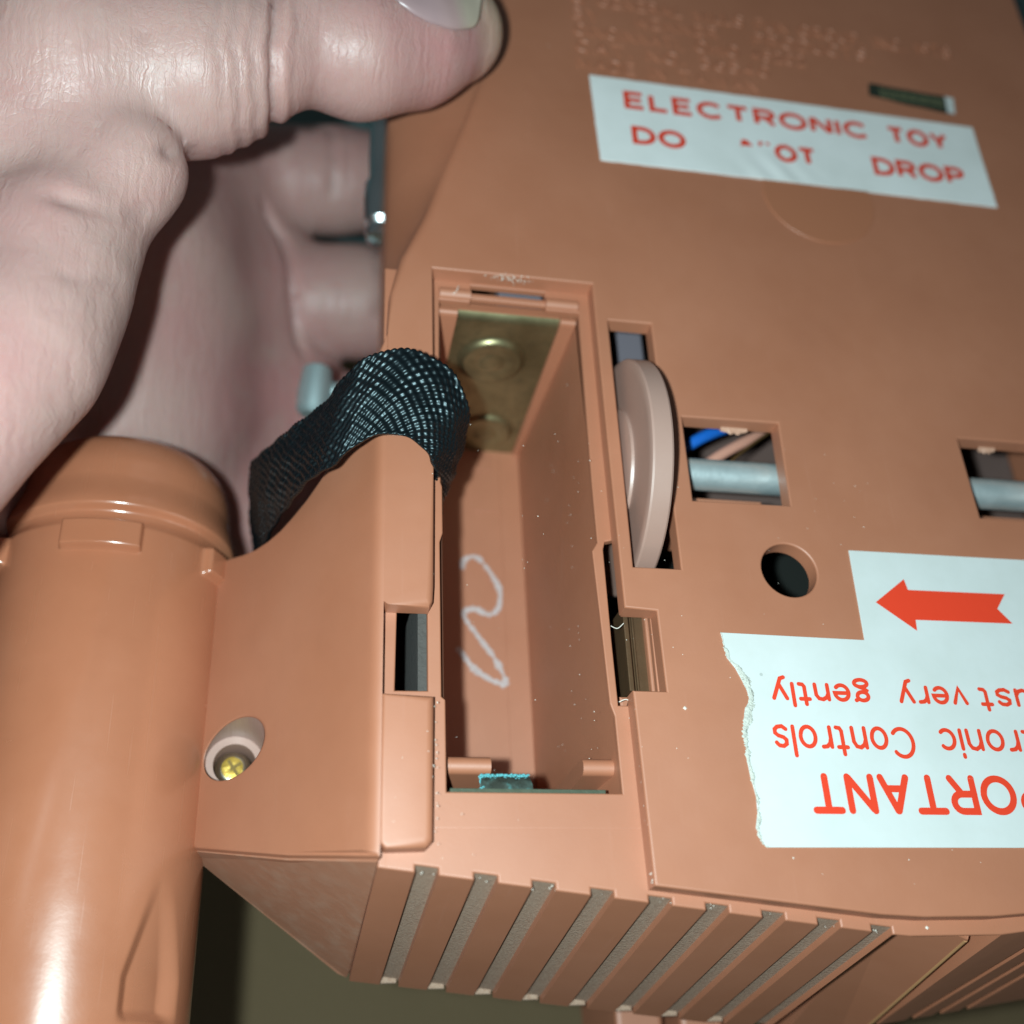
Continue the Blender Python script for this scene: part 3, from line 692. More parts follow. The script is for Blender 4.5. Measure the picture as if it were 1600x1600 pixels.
# grey strip in the left latch hole, brass switch piece in the right one
mb = MB(); mb.box(-1.3, -0.1, -50, -37, -14, -2.9); mb.build('grey_strip', M_grey, toy)
mb = MB(); mb.box(19.0, 19.5, -46.7, -38, -12, -3.2, 0, .1); mb.box(19.5, 21.6, -46.6, -38, -12, -4.6, 0, .1); mb.box(20.15, 20.35, -46.4, -38, -5, -4.2, 0, .05)
mb.build('switch_contact', simple('amber_contact', (0.15, 0.085, 0.045), 0.4, 0.5, (500, 0.0002, 0.4)), toy)
mb = MB(); mb.box(18.2, 23, -49.5, -46.9, -14, -4.2, 0, .3); mb.box(21.4, 23, -47, -38, -12, -3.8, 0, .2); mb.build('switch_housing', M_body, toy)

# ---- grip below the front edge
mb = MB(); mb.add([(42.6, -66.5, -4.5), (49.6, -69.3, -4.6), (51.2, -66.5, -4.8), (51.2, -60, -6), (42.6, -60, -6),
                   (46.0, -76.3, -46), (53.3, -77.6, -46), (56.8, -74, -46), (56.8, -64, -50), (46.0, -64, -50)],
                  [(0, 1, 2, 3, 4), (5, 6, 7, 8, 9), (0, 1, 6, 5), (1, 2, 7, 6), (2, 3, 8, 7), (3, 4, 9, 8), (4, 0, 5, 9)])
grip = mb.build('grip', M_body, toy)
mb = MB(); mb.tube([(49.6, -69.25, -5.0), (53.3, -77.55, -46)], 0.2, 8); mb.build('edge_highlight_line', M_edge_highlight, grip, 40)  # thin pale tube painted in as the highlight on the grip's edge
mb = MB(); mb.box(27.6, 33.4, -77, -66, -62, -46, 0, .6); mb.box(35.6, 41, -78, -66, -62, -46, 0, .6); mb.build('grip_guard', M_body, grip)

# ---- chrome trim on the left side
mb = MB(); mb.lathe([(0, 1.0), (0.3, 1.7), (1.2, 1.9), (2.0, 1.5), (2.6, 2.1), (6, 2.3), (9, 2.2), (10, 1.7), (14, 1.9), (26, 2.0)], (-4.7, 16.0, -14.5), (0.02, 1, 0.02), 40)
mb.build('chrome_trim', M_chrome, toy, 40)
mb = MB(); mb.lathe([(0, 1.6), (0.6, 2.2), (3, 2.3), (6.5, 1.9), (7, 1.2)], (-11.6, 0.0, -31), (0.05, 1, 0.2), 32); mb.tube([(-11.4, 3.5, -30.6), (-7, 4, -31), (-2, 4, -31.5)], 1.3, 16); mb.build('chrome_knob', simple('satin_steel', (0.55, 0.70, 0.72), 0.5, 0.8), toy, 40)

# ---- stickers
ts = 0.10
def stick_z(x, y):      # first sticker buckles a little in the middle
    r = math.hypot((x-43.5)/4.5, (y-20.5)/3.2)
    return 0.012+ts+0.16*math.exp(-r*r)*(0.6+0.4*math.sin(x*1.7+y))+0.10*math.exp(-((x-50-(y-20)*.5)/1.0)**2)*max(0, 1-(y-19)/9)
ex = [(x, y) for x in np.linspace(35, 56, 44) for y in np.linspace(19.9, 31, 24)]
o1 = wobble([(20.2, 34.0), (20.5, 19.3), (73.8, 19.4), (73.9, 33.85)], 0.02)
mb = slab(o1, [], ts, 0.01, 0.03, 1, zf=stick_z, zb=lambda x, y: 0.008, extra=ex)
st1 = mb.build('warning_sticker', M_paper_lightened, plate); auto_smooth(st1, 40); st1['label'] = 'white sticker lettered in red capitals above the openings'
mb = MB()
for t, a, b_, c_, d_ in (('ELECTRONIC', 24.4, 28.75, 57.7, 31.9), ('TOY', 60.5, 28.7, 69.4, 31.85), ('DO', 24.9, 22.7, 31.9, 25.8), ('OT', 43.7, 22.7, 49.5, 25.8), ('DROP', 57.2, 22.55, 70.3, 25.75)):
    pen(mb, t, a, b_, c_, d_, 0.72, stick_z, flat=True, gap=0.32)
for q in ([(39.2, 24.7), (40.9, 24.85), (40.6, 25.35), (40.15, 25.9), (39.5, 25.85)], [(41.65, 25.05), (42.15, 25.15), (42.35, 25.9), (41.75, 25.85)], [(42.75, 25.35), (43.3, 25.4), (43.2, 25.85), (42.75, 25.85)]):
    mb.add([(x, y, stick_z(x, y)+.012) for x, y in q], [tuple(range(len(q)))])
mb.build('lettering', M_red, st1)
tear = [(27.6, -41.75), (27.75, -43.3), (27.9, -44.3), (28.6, -45.3), (29.0, -46.3), (29.35, -47.4), (29.5, -48.5), (29.0, -49.3), (28.65, -50.4), (28.35, -51.9), (28.5, -53), (28.4, -53.9), (28.6, -55.8), (28.85, -57.5), (28.75, -59.0), (28.45, -60.3), (28.6, -61.3), (29.1, -62.0)]
tz = ts+.012
o2 = tear + [(74, -62.0), (74, -32.05), (42.8, -32.05), (42.55, -41.95)]
mb = slab([(x+(0 if i > 17 else random.gauss(0, .06)), y) for i, (x, y) in enumerate(o2)], [], tz, 0.01, 0.02, 1)
st2 = mb.build('instruction_sticker', M_paper, plate); st2['label'] = 'torn white sticker with red arrow and upside-down lettering'
mb = MB(); arrow = [(44.6, -37.8), (48.3, -35.05), (48.5, -36.25), (59.5, -36.2), (58.2, -37.9), (59.5, -39.5), (48.6, -39.55), (48.5, -40.75)]
mb.add([(x, y, tz+.012) for x, y in arrow], [tuple(range(8))]); mb.build('red_arrow', M_red, st2)
mb = MB(); flat_z = lambda x, y: tz+.002
pen(mb, 'IMPORTANT', 34.1, -59.05, 63.0, -55.3, 0.66, flat_z, True, 0.30)
for t, a, b_, c_, d_ in (('Controls', 31.35, -53.85, 45.6, -50.75), ('Electronic', 48.3, -53.75, 66.0, -50.75), ('gently', 31.8, -49.05, 42.0, -46.55), ('very', 44.9, -49.05, 52.3, -46.5), ('Adjust', 53.6, -49.1, 66.0, -46.5)):
    pen(mb, t, a, b_, c_, d_, 0.40, flat_z, True, 0.27)
mb.build('lettering', M_red, st2)
# torn band along the left edge: the face paper is ripped away and the fibrous core shows
mb = MB(); tp = catmull([t for t in tear], 14); rows = []
wob = [0.0, 0.0]
for i, p in enumerate(tp):
    f_ = i/(len(tp)-1); base = 0.25+0.55*math.exp(-((f_-0.42)/0.16)**2)+0.35*math.exp(-((f_-0.2)/0.07)**2)+0.15*math.sin(f_*31)+0.1*math.sin(f_*83)
    wdt = max(0.06, base+random.gauss(0, .06)) if f_ > .06 else 0.08
    jx = random.gauss(0, .05); r = []
    for q in range(6):
        u_ = q/5; r.append((p[0]+jx*(1-u_)+wdt*u_-.06, p[1]+random.gauss(0, .03), tz+.004+(.07*math.sin(u_*PI)+random.uniform(0, .05))*(0.4 if q in (0, 5) else 1)))
    rows.append(r)
mb.add([p for r in rows for p in r], [(i*6+q, i*6+q+1, (i+1)*6+q+1, (i+1)*6+q) for i in range(len(rows)-1) for q in range(5)])
mb.build('torn_edge', M_torn, st2)
# clear round seal peeping out under the first sticker
mb = slab(circle(48.5, 17.4, 7.4, 64), [], 0.11, 0.006, 0.08, 3); mb.build('clear_seal', M_seal, plate)
# little dark foil label
q = [(59.9, 39.9), (72.0, 39.3), (71.4, 36.0), (65, 36.6), (59.5, 37.5)]
mb = slab(wobble(q, .05), [], .09, .008, .03, 1); tg = mb.build('foil_label', M_tag, plate); tg['label'] = 'small dark green label with worn print'
mb = MB()
for i in range(34):
    r_, c_ = divmod(i, 17); x = 61.2+c_*0.56+random.gauss(0, .06); y = 39.1-r_*0.95-(x-60)*.045
    mb.add([(x, y, .105), (x+random.uniform(.25, .5), y, .105), (x+.4, y-.6, .105), (x+.05, y-.6, .105)], [(0, 1, 2, 3)])
mb.build('worn_print', simple('worn_gold', (0.16, 0.17, 0.09), 0.5), tg)
mb = MB(); mb.add([(71.1, 39.3, .108), (72.4, 39.2, .108), (71.9, 36.0, .108), (70.8, 36.1, .108)], [(0, 1, 2, 3)]); mb.build('white_edge', M_paper, tg)

# ---- raised moulded lettering: rounded ridges
GLYPH.update({
    'G': (.82, [arc(.44, .5, .44, .5, 42, 330, 18) + [(.82, .46), (.52, .46)]]), 'F': (.56, [[(.56, 1), (0, 1), (0, 0)], [(0, .52), (.5, .52)]]), 'U': (.66, [[(0, 1), (0, .32)] + arc(.33, .3, .33, .3, 180, 360, 10) + [(.66, 1)]]),
    'S': (.62, [[(.6, .84), (.46, .98), (.2, 1), (.04, .86), (.06, .64), (.3, .52), (.56, .38), (.6, .16), (.42, .01), (.16, 0), (0, .16)]]), 'K': (.64, [[(0, 0), (0, 1)], [(.62, 1), (0, .42)], [(.22, .62), (.64, 0)]]),
    'B': (.64, [[(0, 0), (0, 1)] + arc(.36, .76, .22, .24, 90, -90, 8) + [(0, .52)], [(.36, .52)] + arc(.38, .26, .26, .26, 90, -90, 8) + [(0, 0)]]), 'H': (.68, [[(0, 0), (0, 1)], [(.68, 0), (.68, 1)], [(0, .52), (.68, .52)]]),
    'W': (.96, [[(0, 1), (.24, 0)], [(.24, 0), (.48, .9)], [(.48, .9), (.72, 0)], [(.72, 0), (.96, 1)]]), '1': (.2, [[(0, .8), (.2, 1), (.2, 0)]]), '9': (.6, [arc(.3, .68, .3, .32, 0, 360, 14), [(.6, .68), (.52, .25), (.2, 0)]]),
    '7': (.58, [[(0, 1), (.58, 1), (.2, 0)]]), '8': (.6, [arc(.3, .76, .25, .24, 0, 360, 14), arc(.3, .26, .3, .26, 0, 360, 14)]), '4': (.64, [[(.48, 0), (.48, 1), (0, .3), (.64, .3)]]), '5': (.6, [[(.54, 1), (.08, 1), (.04, .56), (.3, .64)] + arc(.28, .32, .32, .32, 80, -140, 10)]),
    '2': (.6, [arc(.29, .7, .29, .3, 170, -20, 8) + [(0, 0), (.6, 0)]]), '0': (.62, [arc(.31, .5, .31, .5, 0, 360, 16)]), '3': (.58, [arc(.26, .75, .28, .25, 150, -80, 8) + arc(.28, .26, .30, .26, 80, -150, 8)]), '6': (.6, [arc(.3, .32, .3, .32, 0, 360, 14), [(.0, .32), (.1, .75), (.42, 1)]]),
    '.': (0, [[(0, 0), (0, .06)]]), ',': (.06, [[(.06, .06), (0, -.16)]]), '\u00a9': (1.0, [arc(.5, .5, .5, .5, 0, 360, 18), arc(.5, .5, .24, .26, 50, 310, 10)]), ' ': (.42, [])})
mb = MB()
for i, (t, wd) in enumerate((('\u00a9 GENERAL MILLS FUN GROUP, INC. 1978', 55.3), ('BY   KENNER   PRODUCTS.', 42.4), ('CINCINNATI, OHIO 45202', 32.0), ('CAT. NO. 36540', 26.4), ('MADE IN TAIWAN', 24.2))):
    x = 0; st = []
    for ch in t: st += [[(x+a, b_) for a, b_ in l] for l in GLYPH[ch][1]]; x += GLYPH[ch][0]+.36
    k_ = wd/(x-.36); y0 = 47.75-3.15*i
    for l in st:
        q = [(18.9+a*k_, y0+b_*1.95, 0.06) for a, b_ in l]
        if q[0] == q[-1] or math.dist(q[0], q[-1]) < 1e-4: q = q + [q[1]]
        mb.tube(q, 0.145, 6)
mb.build('raised_lettering', M_body, plate, 60)

# ---- dust, fibres and scuffs
mb = MB()
def speck(x, y, z, r):
    vv = [(x+r*a*random.uniform(.6, 1.2), y+r*b*random.uniform(.6, 1.2), z+r*c*.6) for a, b, c in ((1, 0, 0), (-1, 0, 0), (0, 1, 0), (0, -1, 0), (0, 0, 1), (0, 0, -1))]
    mb.add(vv, [(0, 2, 4), (2, 1, 4), (1, 3, 4), (3, 0, 4), (2, 0, 5), (1, 2, 5), (3, 1, 5), (0, 3, 5)])
speck(23.1, -49.4, 0, .24); speck(44.2, -68.55, -2.0, .22); speck(19.9, -64.2, -2, .12); speck(31.5, -62.9, 0, .13)
for i in range(110): speck(random.uniform(-4, 50), random.uniform(-66, -20), random.choice((0, -2.0)), random.uniform(.03, .075))
for i in range(60): speck(16.2-random.random()*.6, random.uniform(-56, -8), random.uniform(-24, -4), random.uniform(.03, .07))
for i in range(90): speck(8.6+random.gauss(0, 1.3), -0.15+random.gauss(0, .35), -0.25+random.gauss(0, .18), random.uniform(.03, .12))
for i in range(26): t = random.random(); speck(-0.05+random.gauss(0, .1), -48.8-13*t, -0.5+random.gauss(0, .2), random.uniform(.03, .09))
for i in range(30): t = random.random(); speck(18.5+random.gauss(0, .08), -48-17*t, -.4+random.gauss(0, .2), random.uniform(.03, .10))
for i in range(30): a, b_ = random.choice(notches); speck(random.uniform(a, b_+.5), yb(a)+random.uniform(-.2, .6), -2.2, random.uniform(.03, .10))
o = mb.build('dust', M_fluff, toy); o['kind'] = 'stuff'
for (a, b_, c_) in (((17.4, -40.5, -2.3), (17.9, -40.9, -1.9), (18.6, -40.3, -2)), ((17.5, -48.2, -2.2), (18.2, -48.1, -1.8), (19.0, -48.9, -2.1)), ((3.0, -1.2, -1.2), (2.8, -1.9, -1.25), (2.4, -2.2, -1.4))):
    mb = MB(); mb.tube(catmull([a, b_, c_], 6), 0.045, 5); mb.build('fluff_fibre', M_fluff, toy)
M_flash = simple('scraped_plastic', (0.52, 0.29, 0.20), 0.5)
for (x0_, x1_, y) in ((31.5, 34.6, -17.25), (62.5, 64.6, -17.3)):      # ragged moulding flash on the window rims
    mb = MB(); n_ = 11; v = []
    for i in range(n_+1):
        x = x0_+(x1_-x0_)*i/n_; e = math.sin(PI*i/n_)*(0.22+0.16*math.sin(i*1.9)+0.1*random.random())
        v += [(x, y+.3, -1.5), (x, y-.2*e, -1.65-.1*random.random()), (x, y-e, -1.8-.2*random.random()), (x, y+.2, -1.98)]
    mb.add(v, [(i*4+q, i*4+q+1, (i+1)*4+q+1, (i+1)*4+q) for i in range(n_) for q in range(3)])
    mb.build('moulding_flash', M_flash, plate)

# ================================================================== black woven pull ribbon
near = [(1.6, -26.5, -9), (1.1, -26.0, -5), (0.5, -25.6, -2), (-0.1, -25.6, 0.9), (-1.1, -25.0, 2.6), (-3.0, -24.4, 3.8), (-5.5, -24.4, 4.0), (-7.8, -25.2, 3.2), (-10.0, -26.4, 1.2), (-12.2, -26.0, -3.0), (-14.6, -25.4, -11.0), (-16.3, -25.2, -19.0), (-17.0, -22.9, -26.0), (-16.5, -25, -34)]
far = [(2.2, -19.5, -12), (2.9, -21.0, -8.5), (3.15, -21.6, -5), (3.35, -20.7, -1), (2.8, -19.5, 3), (1.0, -17.2, 5), (-2.6, -15.9, 6), (-6.0, -16.5, 6), (-8.7, -17.5, 4), (-11.3, -17.9, -2.0), (-15.0, -18.0, -8.0), (-18.0, -16.6, -16.0), (-18.5, -13.5, -24.0), (-18.5, -12, -32)]
na = np.array(catmull(near, 30)); fa = np.array(catmull(far, 30)); L = len(na)
NT_ = 18; SUB = 6; W = NT_*SUB+1
# resample along the arc so that the weave is regular
ml = np.linalg.norm(np.diff((na+fa)/2, axis=0), axis=1); s = np.concatenate([[0], np.cumsum(ml)])
LEN = s[-1]; nl = int(LEN/0.56)*SUB+1; sq = np.linspace(0, LEN, nl)
A = np.stack([np.interp(sq, s, na[:, i]) for i in range(3)], 1); B = np.stack([np.interp(sq, s, fa[:, i]) for i in range(3)], 1)
u = np.linspace(0, 1, W)[None, :, None]
Pm = A[:, None, :]*(1-u)+B[:, None, :]*u
du = np.gradient(Pm, axis=1); ds = np.gradient(Pm, axis=0); nn = np.cross(du, ds); nn /= np.linalg.norm(nn, axis=2, keepdims=True)
nn *= np.sign(np.sum(nn[nl//3, W//2]*np.array((0, 0, 1.0))) or 1)
ui = np.arange(W)[None, :]/SUB; si = np.arange(nl)[:, None]/SUB
par = np.where((np.floor(ui)+np.floor(si)) % 2 == 0, 1.0, -1.0)
bumpy = par*np.abs(np.sin(PI*ui))*np.abs(np.sin(PI*si))
sag = 0.5*np.sin(PI*np.linspace(0, 1, W))[None, :]*np.ones((nl, 1))
edge = 0.12*np.exp(-(np.minimum(ui, NT_-ui)/0.5)**2)
rip = 0.10*np.sin(si*0.9+ui*0.35)+0.08*np.sin(ui*0.8-si*0.3)
cell = (rng.random((nl//SUB+2, NT_+2))*0.7+0.65)[np.floor(si).astype(int)*np.ones((1, W), int), np.floor(ui).astype(int)*np.ones((nl, 1), int)]
hgt = 0.11*bumpy*cell+sag+edge+rip
topv = Pm+nn*hgt[..., None]; botv = Pm+nn*(sag+rip-0.35-0.10*bumpy)[..., None]
# scalloped selvedge
sc_ = 0.16*np.abs(np.sin(PI*si[:, 0]))
dirw = (B-A)/np.linalg.norm(B-A, axis=1, keepdims=True)
topv[:, 0] -= dirw*sc_[:, None]; topv[:, -1] += dirw*sc_[:, None]
V = np.concatenate([topv.reshape(-1, 3), botv.reshape(-1, 3)]); o_ = nl*W
I = np.arange(nl*W).reshape(nl, W); q = np.stack([I[:-1, :-1], I[:-1, 1:], I[1:, 1:], I[1:, :-1]], -1).reshape(-1, 4)
F = np.concatenate([q, q[:, ::-1]+o_]).tolist()
for e in (0, W-1): F += [(I[i, e], I[i+1, e], I[i+1, e]+o_, I[i, e]+o_) for i in range(nl-1)]
for e in (0, nl-1): F += [(I[e, j], I[e, j+1], I[e, j+1]+o_, I[e, j]+o_) for j in range(W-1)]
rb = obj('ribbon', V, F, M_ribbon, None, True)
tagp(rb, 'black woven pull ribbon looped over the left edge of the open battery compartment', 'ribbon')

# ================================================================== hand
G_thumb = [(1.3, 28.3, 8.0, 5.9), (-3.6, 24.4, 9.0, 6.7), (-9.3, 20.6, 10.0, 6.7), (-17.2, 20.0, 11.0, 6.1), (-21.5, 15.8, 11.0, 7.0), (-25.5, 13.9, 10.5, 8.0), (-29.4, 14.4, 10.0, 8.6), (-37.2, 12.3, 10.0, 9.6)]
G_then = [[(-37.2, 12.3, 10.0, 9.6), (-48.4, 18.1, 4.0, 10.8)], [(-31.1, 0.9, 9.0, 5.1), (-40.4, 5.2, 6.0, 9.6)], [(-31.7, 1.3, 8.0, 4.8), (-36.8, -8.9, 7.0, 6.5), (-37.3, -15.4, 7.0, 6.3), (-38.5, -21.9, 8.0, 6.6), (-42.1, -28.9, 9.0, 6.6), (-44.9, -34.7, 9.0, 6.4), (-47.9, -41.2, 9.0, 6.9), (-57, -54, 8, 9)], [(-47.5, 8.4, 0.0, 13.0), (-50.5, -8.8, 0.0, 12.5), (-55.5, -23.8, 0.0, 12.5), (-66, -48, -4, 16)], [(-49.0, 12.3, -4.0, 13.3), (-48.5, 15.7, -26.0, 12.2), (-42.7, 6.8, -38.0, 11.1)], [(-57, -20, -2, 12.5), (-56, -14, -30, 15), (-54, -6, -50, 14)]]
G_palm = [[(-43.0, 40.5, -36.0, 18.7), (-43.1, 23.4, -37.0, 19.7), (-40.5, 8.1, -46.0, 19.8)], [(-48.7, 14.6, -38.0, 12.2), (-36.5, 31.5, -40.0, 10.8), (-25.1, 49.4, -43.0, 10.2)], [(-48.6, 11.8, -40.0, 12.2), (-35.2, 18.0, -42.0, 10.5), (-19.1, 34.5, -50.0, 10.4)],
          [(-48.4, 6.1, -44.0, 12.3), (-34.1, 10.2, -50.0, 10.7), (-16.1, 18.8, -57.0, 10.5)], [(-50.3, 1.4, -50.0, 12.5), (-34.1, -3.5, -58.0, 11.7), (-16.1, 2.0, -62.0, 10.8)]]
G_fing = [[(-24.6, 49.8, -42.0, 8.6), (-17, 51, -41.5, 7.9), (-10.2, 52.3, -42.0, 8.1), (8.8, 55.9, -43.0, 7.5), (25.2, 56.2, -43.0, 7.0)],
          [(-18.5, 32.0, -49.0, 8.9), (-11, 33, -48.6, 8.3), (-5.1, 33.7, -49.0, 8.5), (14.9, 35.9, -50.0, 7.7), (28, 36, -50, 7)],
          [(-14.5, 15.1, -57.0, 8.5), (0.0, 16.0, -57.0, 8.0), (20.9, 17.2, -57.0, 7.5)],
          [(-16.0, -0.8, -63.0, 7.9), (0.8, 0.2, -63.0, 7.2), (14, 0, -63, 6.5)]]
creases = [
    ([(-26.1, 3.3, 9.0), (-26.8, -0.8, 14.0), (-28.5, -3.0, 17.5), (-31.4, -2.9, 18.5), (-35.3, -2.3, 18.0)], 0.90, 0.80),
    ([(-27.7, -4.6, 9.0), (-29.4, -8.0, 13.0), (-32.7, -8.7, 14.5), (-36.9, -8.9, 15.0)], 0.70, 0.80),
    ([(-26.4, -3.5, 11.0), (-29.5, -6.2, 14.0), (-33.4, -6.5, 16.0)], 0.35, 0.60),
    ([(-28.6, -13.0, 9.0), (-30.9, -15.9, 13.0), (-34.6, -17.6, 15.0)], 0.30, 0.70),
    ([(-28.4, -21.5, 10.0), (-31.5, -25.1, 15.0), (-35.2, -25.8, 16.0)], 0.30, 0.70),
    ([(-28.0, -18.1, 10.0), (-30.8, -20.2, 14.0), (-34.9, -21.7, 15.5)], 0.20, 0.50),
    ([(-33.4, 9.3, 19.0), (-34.5, 0.9, 19.5), (-35.3, -2.4, 18.0)], 0.30, 0.70),
    ([(-29.7, 11.4, 18.0), (-29.6, 3.5, 18.7), (-30.6, -1.3, 17.0)], 0.25, 0.60)]
far_creases = [
    ([(-29.6, 49.1, -34.0), (-22.9, 42.0, -34.5), (-17.4, 36.6, -39.0), (-14.8, 26.5, -41.0), (-13.0, 19.2, -48.0)], 1.3, 0.75),
    ([(-11.4, 57.0, -34.0), (-10.6, 50, -33.8), (-9.8, 42.4, -38.0)], 0.55, 0.8), ([(-9.0, 57.0, -34.0), (-8.3, 50, -33.8), (-7.6, 42.4, -38.0)], 0.2, 0.6), ([(-2.2, 41, -43), (-2.0, 33.7, -40.5), (-1.7, 25, -44)], 0.8, 0.9),
    ([(-31.3, -7.5, -48.0), (-28.3, 8.2, -46.0), (-22.6, 14.6, -45.0), (-18.5, 29.7, -40.0)], 0.9, 1.1), ([(-34.3, 8.0, -45.0), (-26.0, 13.2, -46.0), (-19.4, 9.4, -50.0)], 0.8, 1.0), ([(-39, 14, -39), (-29.5, 24, -40), (-22, 36, -41)], 0.8, 1.1)]
def seg_sdf(P, a, b):
    pa = np.array(a[:3]); ba = np.array(b[:3])-pa; L2 = ba @ ba
    t = np.clip(((P-pa) @ ba)/L2, 0, 1)
    return np.linalg.norm(P-pa-t[:, None]*ba, axis=1)-(a[3]+(b[3]-a[3])*t)
def smin(a, b, k):
    h = np.clip(0.5+0.5*(b-a)/k, 0, 1); return b+(a-b)*h-k*h*(1-h)
def chain(P, pts, k):
    d = None
    for a, b in zip(pts[:-1], pts[1:]):
        e = seg_sdf(P, a, b); d = e if d is None else smin(d, e, k)
    return d
def poly_dist(P, pl):
    d = np.full(len(P), 1e9); tt = np.zeros(len(P)); n = len(pl)-1
    for i in range(n):
        a = np.array(pl[i]); b = np.array(pl[i+1])-a
        t = np.clip(((P-a) @ b)/(b @ b), 0, 1); e = np.linalg.norm(P-a-t[:, None]*b, axis=1)
        m = e < d; d[m] = e[m]; tt[m] = (i+t[m])/n
    return d, tt
def hand_sdf(P, detail=False):
    th_ = chain(P, G_thumb, 2.5)
    tn = None
    for g_ in G_then:
        e = chain(P, g_, 5); tn = e if tn is None else smin(tn, e, 4.0)
    near_ = smin(th_, tn, 2.2)
    pl = None
    for g_ in G_palm:
        e = chain(P, g_, 5); pl = e if pl is None else smin(pl, e, 6)
    fg = None
    for g_ in G_fing:
        e = smin(chain(P, g_, 2.5), pl, 1.6) if fg is None else chain(P, g_, 2.5)
        fg = e if fg is None else smin(fg, e, 0.7)
    far_ = smin(fg, pl, 2.0)
    d = smin(near_, far_, 7.0)
    if detail:
        nrm = np.array((0.998, 0.058, 0.014)); near_th = np.clip((P[:, 2]+2)/5, 0, 1)*np.clip((P[:, 1]-4)/3, 0, 1)
        wob = 0.25*np.sin(P[:, 1]*0.7)+0.15*np.sin(P[:, 2]*1.3+P[:, 1])
        for x_, dep, wd in ((-17.7, 1.1, 0.62), (-19.9, 0.22, 0.5), (-21.6, 0.28, 0.5), (-23.2, 0.18, 0.5), (-15.9, 0.16, 0.5)):
            e = (P-np.array((x_, 14, 17))) @ nrm+wob*(1 if dep < 1 else 0.4)
            d = d+dep*near_th*np.exp(-(e/wd)**2)
        for pl_, dep, wd in creases+far_creases:
            wd = wd*1.2
            e, t = poly_dist(P, pl_); d = d+dep*np.exp(-(e/wd)**2)*np.clip(np.minimum(t, 1-t)*6, 0.15, 1)
    return d
def surface_net(lo, hi, h):
    n = [int((b-a)/h)+1 for a, b in zip(lo, hi)]
    ax = [lo[i]+h*np.arange(n[i]) for i in range(3)]
    g_ = np.stack(np.meshgrid(*ax, indexing='ij'), -1).reshape(-1, 3)
    D = np.concatenate([hand_sdf(g_[i:i+400000]) for i in range(0, len(g_), 400000)]).reshape(n)
    S = D < 0
    c = [S[:-1, :-1, :-1], S[1:, :-1, :-1], S[:-1, 1:, :-1], S[1:, 1:, :-1], S[:-1, :-1, 1:], S[1:, :-1, 1:], S[:-1, 1:, 1:], S[1:, 1:, 1:]]
    tot = sum(x.astype(int) for x in c); act = (tot > 0) & (tot < 8)
    idx = -np.ones(act.shape, int); cells = np.argwhere(act); idx[act] = np.arange(len(cells))
    V = np.array(lo)+h*(cells+0.5)
    F = []
    for a in range(3):
        b, c_ = (a+1) % 3, (a+2) % 3
        s0 = [slice(None)]*3; s1 = [slice(None)]*3; s0[a] = slice(0, -1); s1[a] = slice(1, None)
        ch = np.argwhere(S[tuple(s0)] != S[tuple(s1)])
        ch = ch[(ch[:, b] > 0) & (ch[:, c_] > 0) & (ch[:, b] < n[b]-1) & (ch[:, c_] < n[c_]-1)]
        q = []
        for (i, j) in ((-1, -1), (0, -1), (0, 0), (-1, 0)):
            p = ch.copy(); p[:, b] += i; p[:, c_] += j; q.append(idx[p[:, 0], p[:, 1], p[:, 2]])
        q = np.stack(q, 1); flip = S[tuple(ch.T)]; q[~flip] = q[~flip][:, ::-1]; F.append(q[(q >= 0).all(1)])
    return V, np.concatenate(F)
def project(V, detail, it, step=1.0):
    e = 0.05
    for _ in range(it):
        out = []
        for i in range(0, len(V), 200000):
            P = V[i:i+200000]; d = hand_sdf(P, detail)
            g_ = np.stack([hand_sdf(P+np.eye(3)[a]*e, False)-hand_sdf(P-np.eye(3)[a]*e, False) for a in range(3)], 1)/(2*e)
            ln = np.linalg.norm(g_, axis=1, keepdims=True); g_ = g_/np.maximum(ln, 0.2)
            out.append(P-g_*d[:, None]*step)
        V = np.concatenate(out)
    return V
V, F = surface_net((-84, -84, -78), (40, 70, 32), 0.98)
V = project(V, False, 2)
# one linear subdivision (quads -> 4)
ed = np.sort(np.concatenate([F[:, [0, 1]], F[:, [1, 2]], F[:, [2, 3]], F[:, [3, 0]]]), 1)
ue, inv = np.unique(ed, axis=0, return_inverse=True); inv = inv.reshape(4, -1)
nv = len(V); mid = V[ue].mean(1); fc = V[F].mean(1); V2 = np.concatenate([V, mid, fc]); ci = nv+len(ue)+np.arange(len(F)); ei = nv+inv
F2 = np.concatenate([np.stack([F[:, k_], ei[k_], ci, ei[k_-1]], 1) for k_ in range(4)])
V2 = project(V2, True, 1)
hand = bpy.data.meshes.new('hand'); hv = V2*MM
hand.vertices.add(len(hv)); hand.vertices.foreach_set('co', hv.ravel())
hand.loops.add(F2.size); hand.loops.foreach_set('vertex_index', F2.ravel().astype(np.int32))
hand.polygons.add(len(F2)); hand.polygons.foreach_set('loop_start', np.arange(0, F2.size, 4, dtype=np.int32))
hand.update(calc_edges=True); hand.validate(); hand.materials.append(M_skin)
hand.polygons.foreach_set('use_smooth', [True]*len(hand.polygons))
ho = bpy.data.objects.new('hand', hand); col.objects.link(ho)
tagp(ho, 'left hand gripping the toy, thumb across the brown plate and fingers underneath', 'hand')
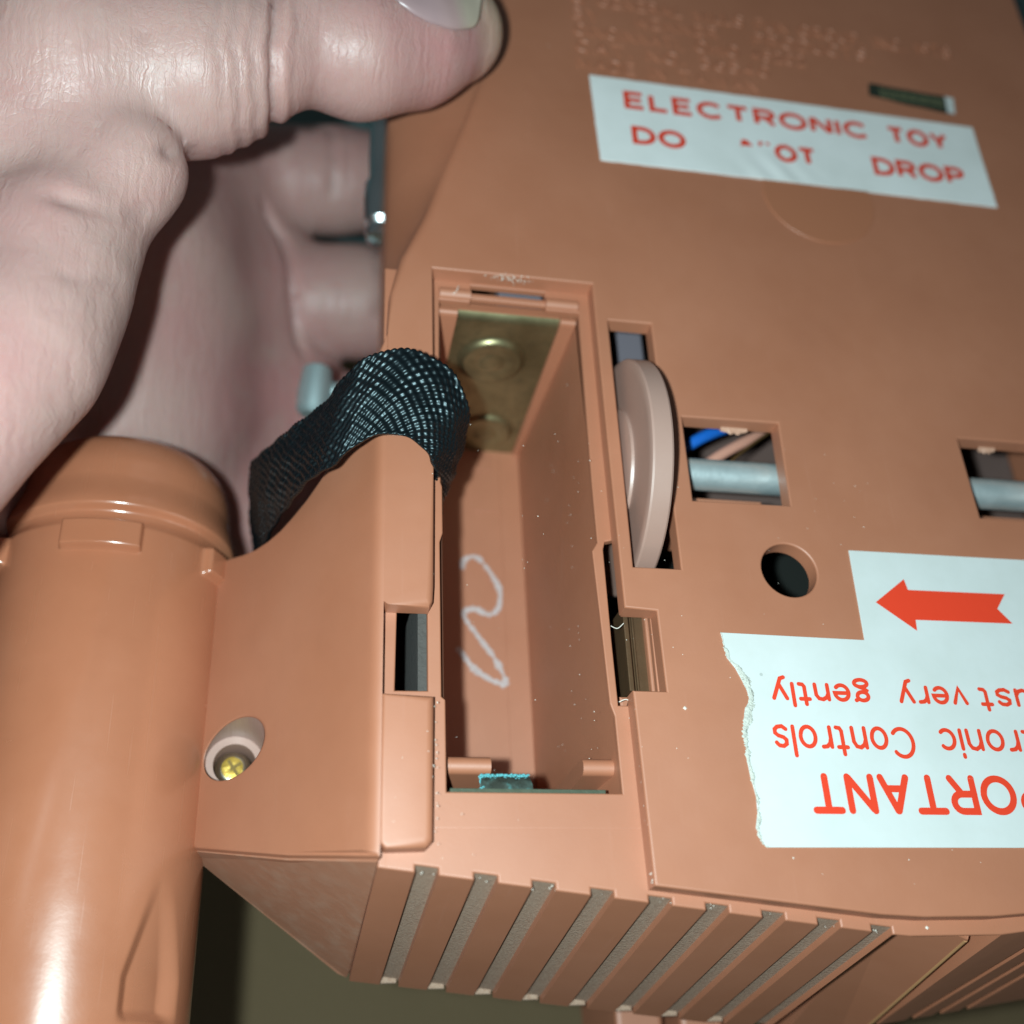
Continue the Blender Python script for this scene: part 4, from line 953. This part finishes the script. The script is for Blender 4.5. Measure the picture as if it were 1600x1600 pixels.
# thumb nail: a thin curved plate lying on the upper side of the thumb tip
CTRL = np.array([[(-6.08, 20.88, 16.75), (-5.71, 22.83, 16.66), (-5.3, 25.24, 16.25), (-4.7, 28.1, 15.3)], [(-4.11, 20.19, 15.91), (-3.72, 21.95, 16.21), (-3.31, 23.95, 16.35), (-2.78, 27.09, 15.73)], [(-2.03, 20.26, 15.0), (-1.65, 21.87, 15.61), (-1.21, 23.95, 15.89), (-0.59, 27.59, 15.1)], [(0.62, 20.98, 13.89), (0.87, 22.7, 14.53), (1.21, 25.04, 14.71), (1.74, 28.76, 13.97)], [(2.9, 23.4, 12.7), (3.45, 24.9, 12.85), (3.66, 26.46, 13.15), (3.88, 28.86, 13.28)]])
nu, nv_ = 29, 13
def bil(t, w_):
    a = t*4; i0 = min(3, int(a)); fa = a-i0; b_ = w_*3; j0 = min(2, int(b_)); fb = b_-j0
    return (CTRL[i0, j0]*(1-fb)+CTRL[i0, j0+1]*fb)*(1-fa)+(CTRL[i0+1, j0]*(1-fb)+CTRL[i0+1, j0+1]*fb)*fa
v = np.array([bil(i/(nu-1), j/(nv_-1)) for i in range(nu) for j in range(nv_)])
for _ in range(4):      # smooth the control net
    g_ = v.reshape(nu, nv_, 3); g2 = g_.copy(); g2[1:-1] = (g_[:-2]+2*g_[1:-1]+g_[2:])/4; v = g2.reshape(-1, 3)
def grad(P): return np.stack([hand_sdf(P+np.eye(3)[a]*.05)-hand_sdf(P-np.eye(3)[a]*.05) for a in range(3)], 1)/.1
off = np.array([0.30-0.28*(1-min(1, j/3))**2-0.12*max(0, (0.12-i/(nu-1))/.12) for i in range(nu) for j in range(nv_)])
for _ in range(5):
    n_ = grad(v); n_ /= np.linalg.norm(n_, axis=1, keepdims=True); v = v-n_*(hand_sdf(v)-off)[:, None]
quads = lambda a, b_: [(i*nv_+j, i*nv_+j+1, (i+1)*nv_+j+1, (i+1)*nv_+j) for i in range(a, b_) for j in range(nv_-1)]
nail = obj('nail', v, quads(0, nu-1), M_nail, ho, True)
sol = nail.modifiers.new('thickness', 'SOLIDIFY'); sol.thickness = 0.0004; sol.offset = -1
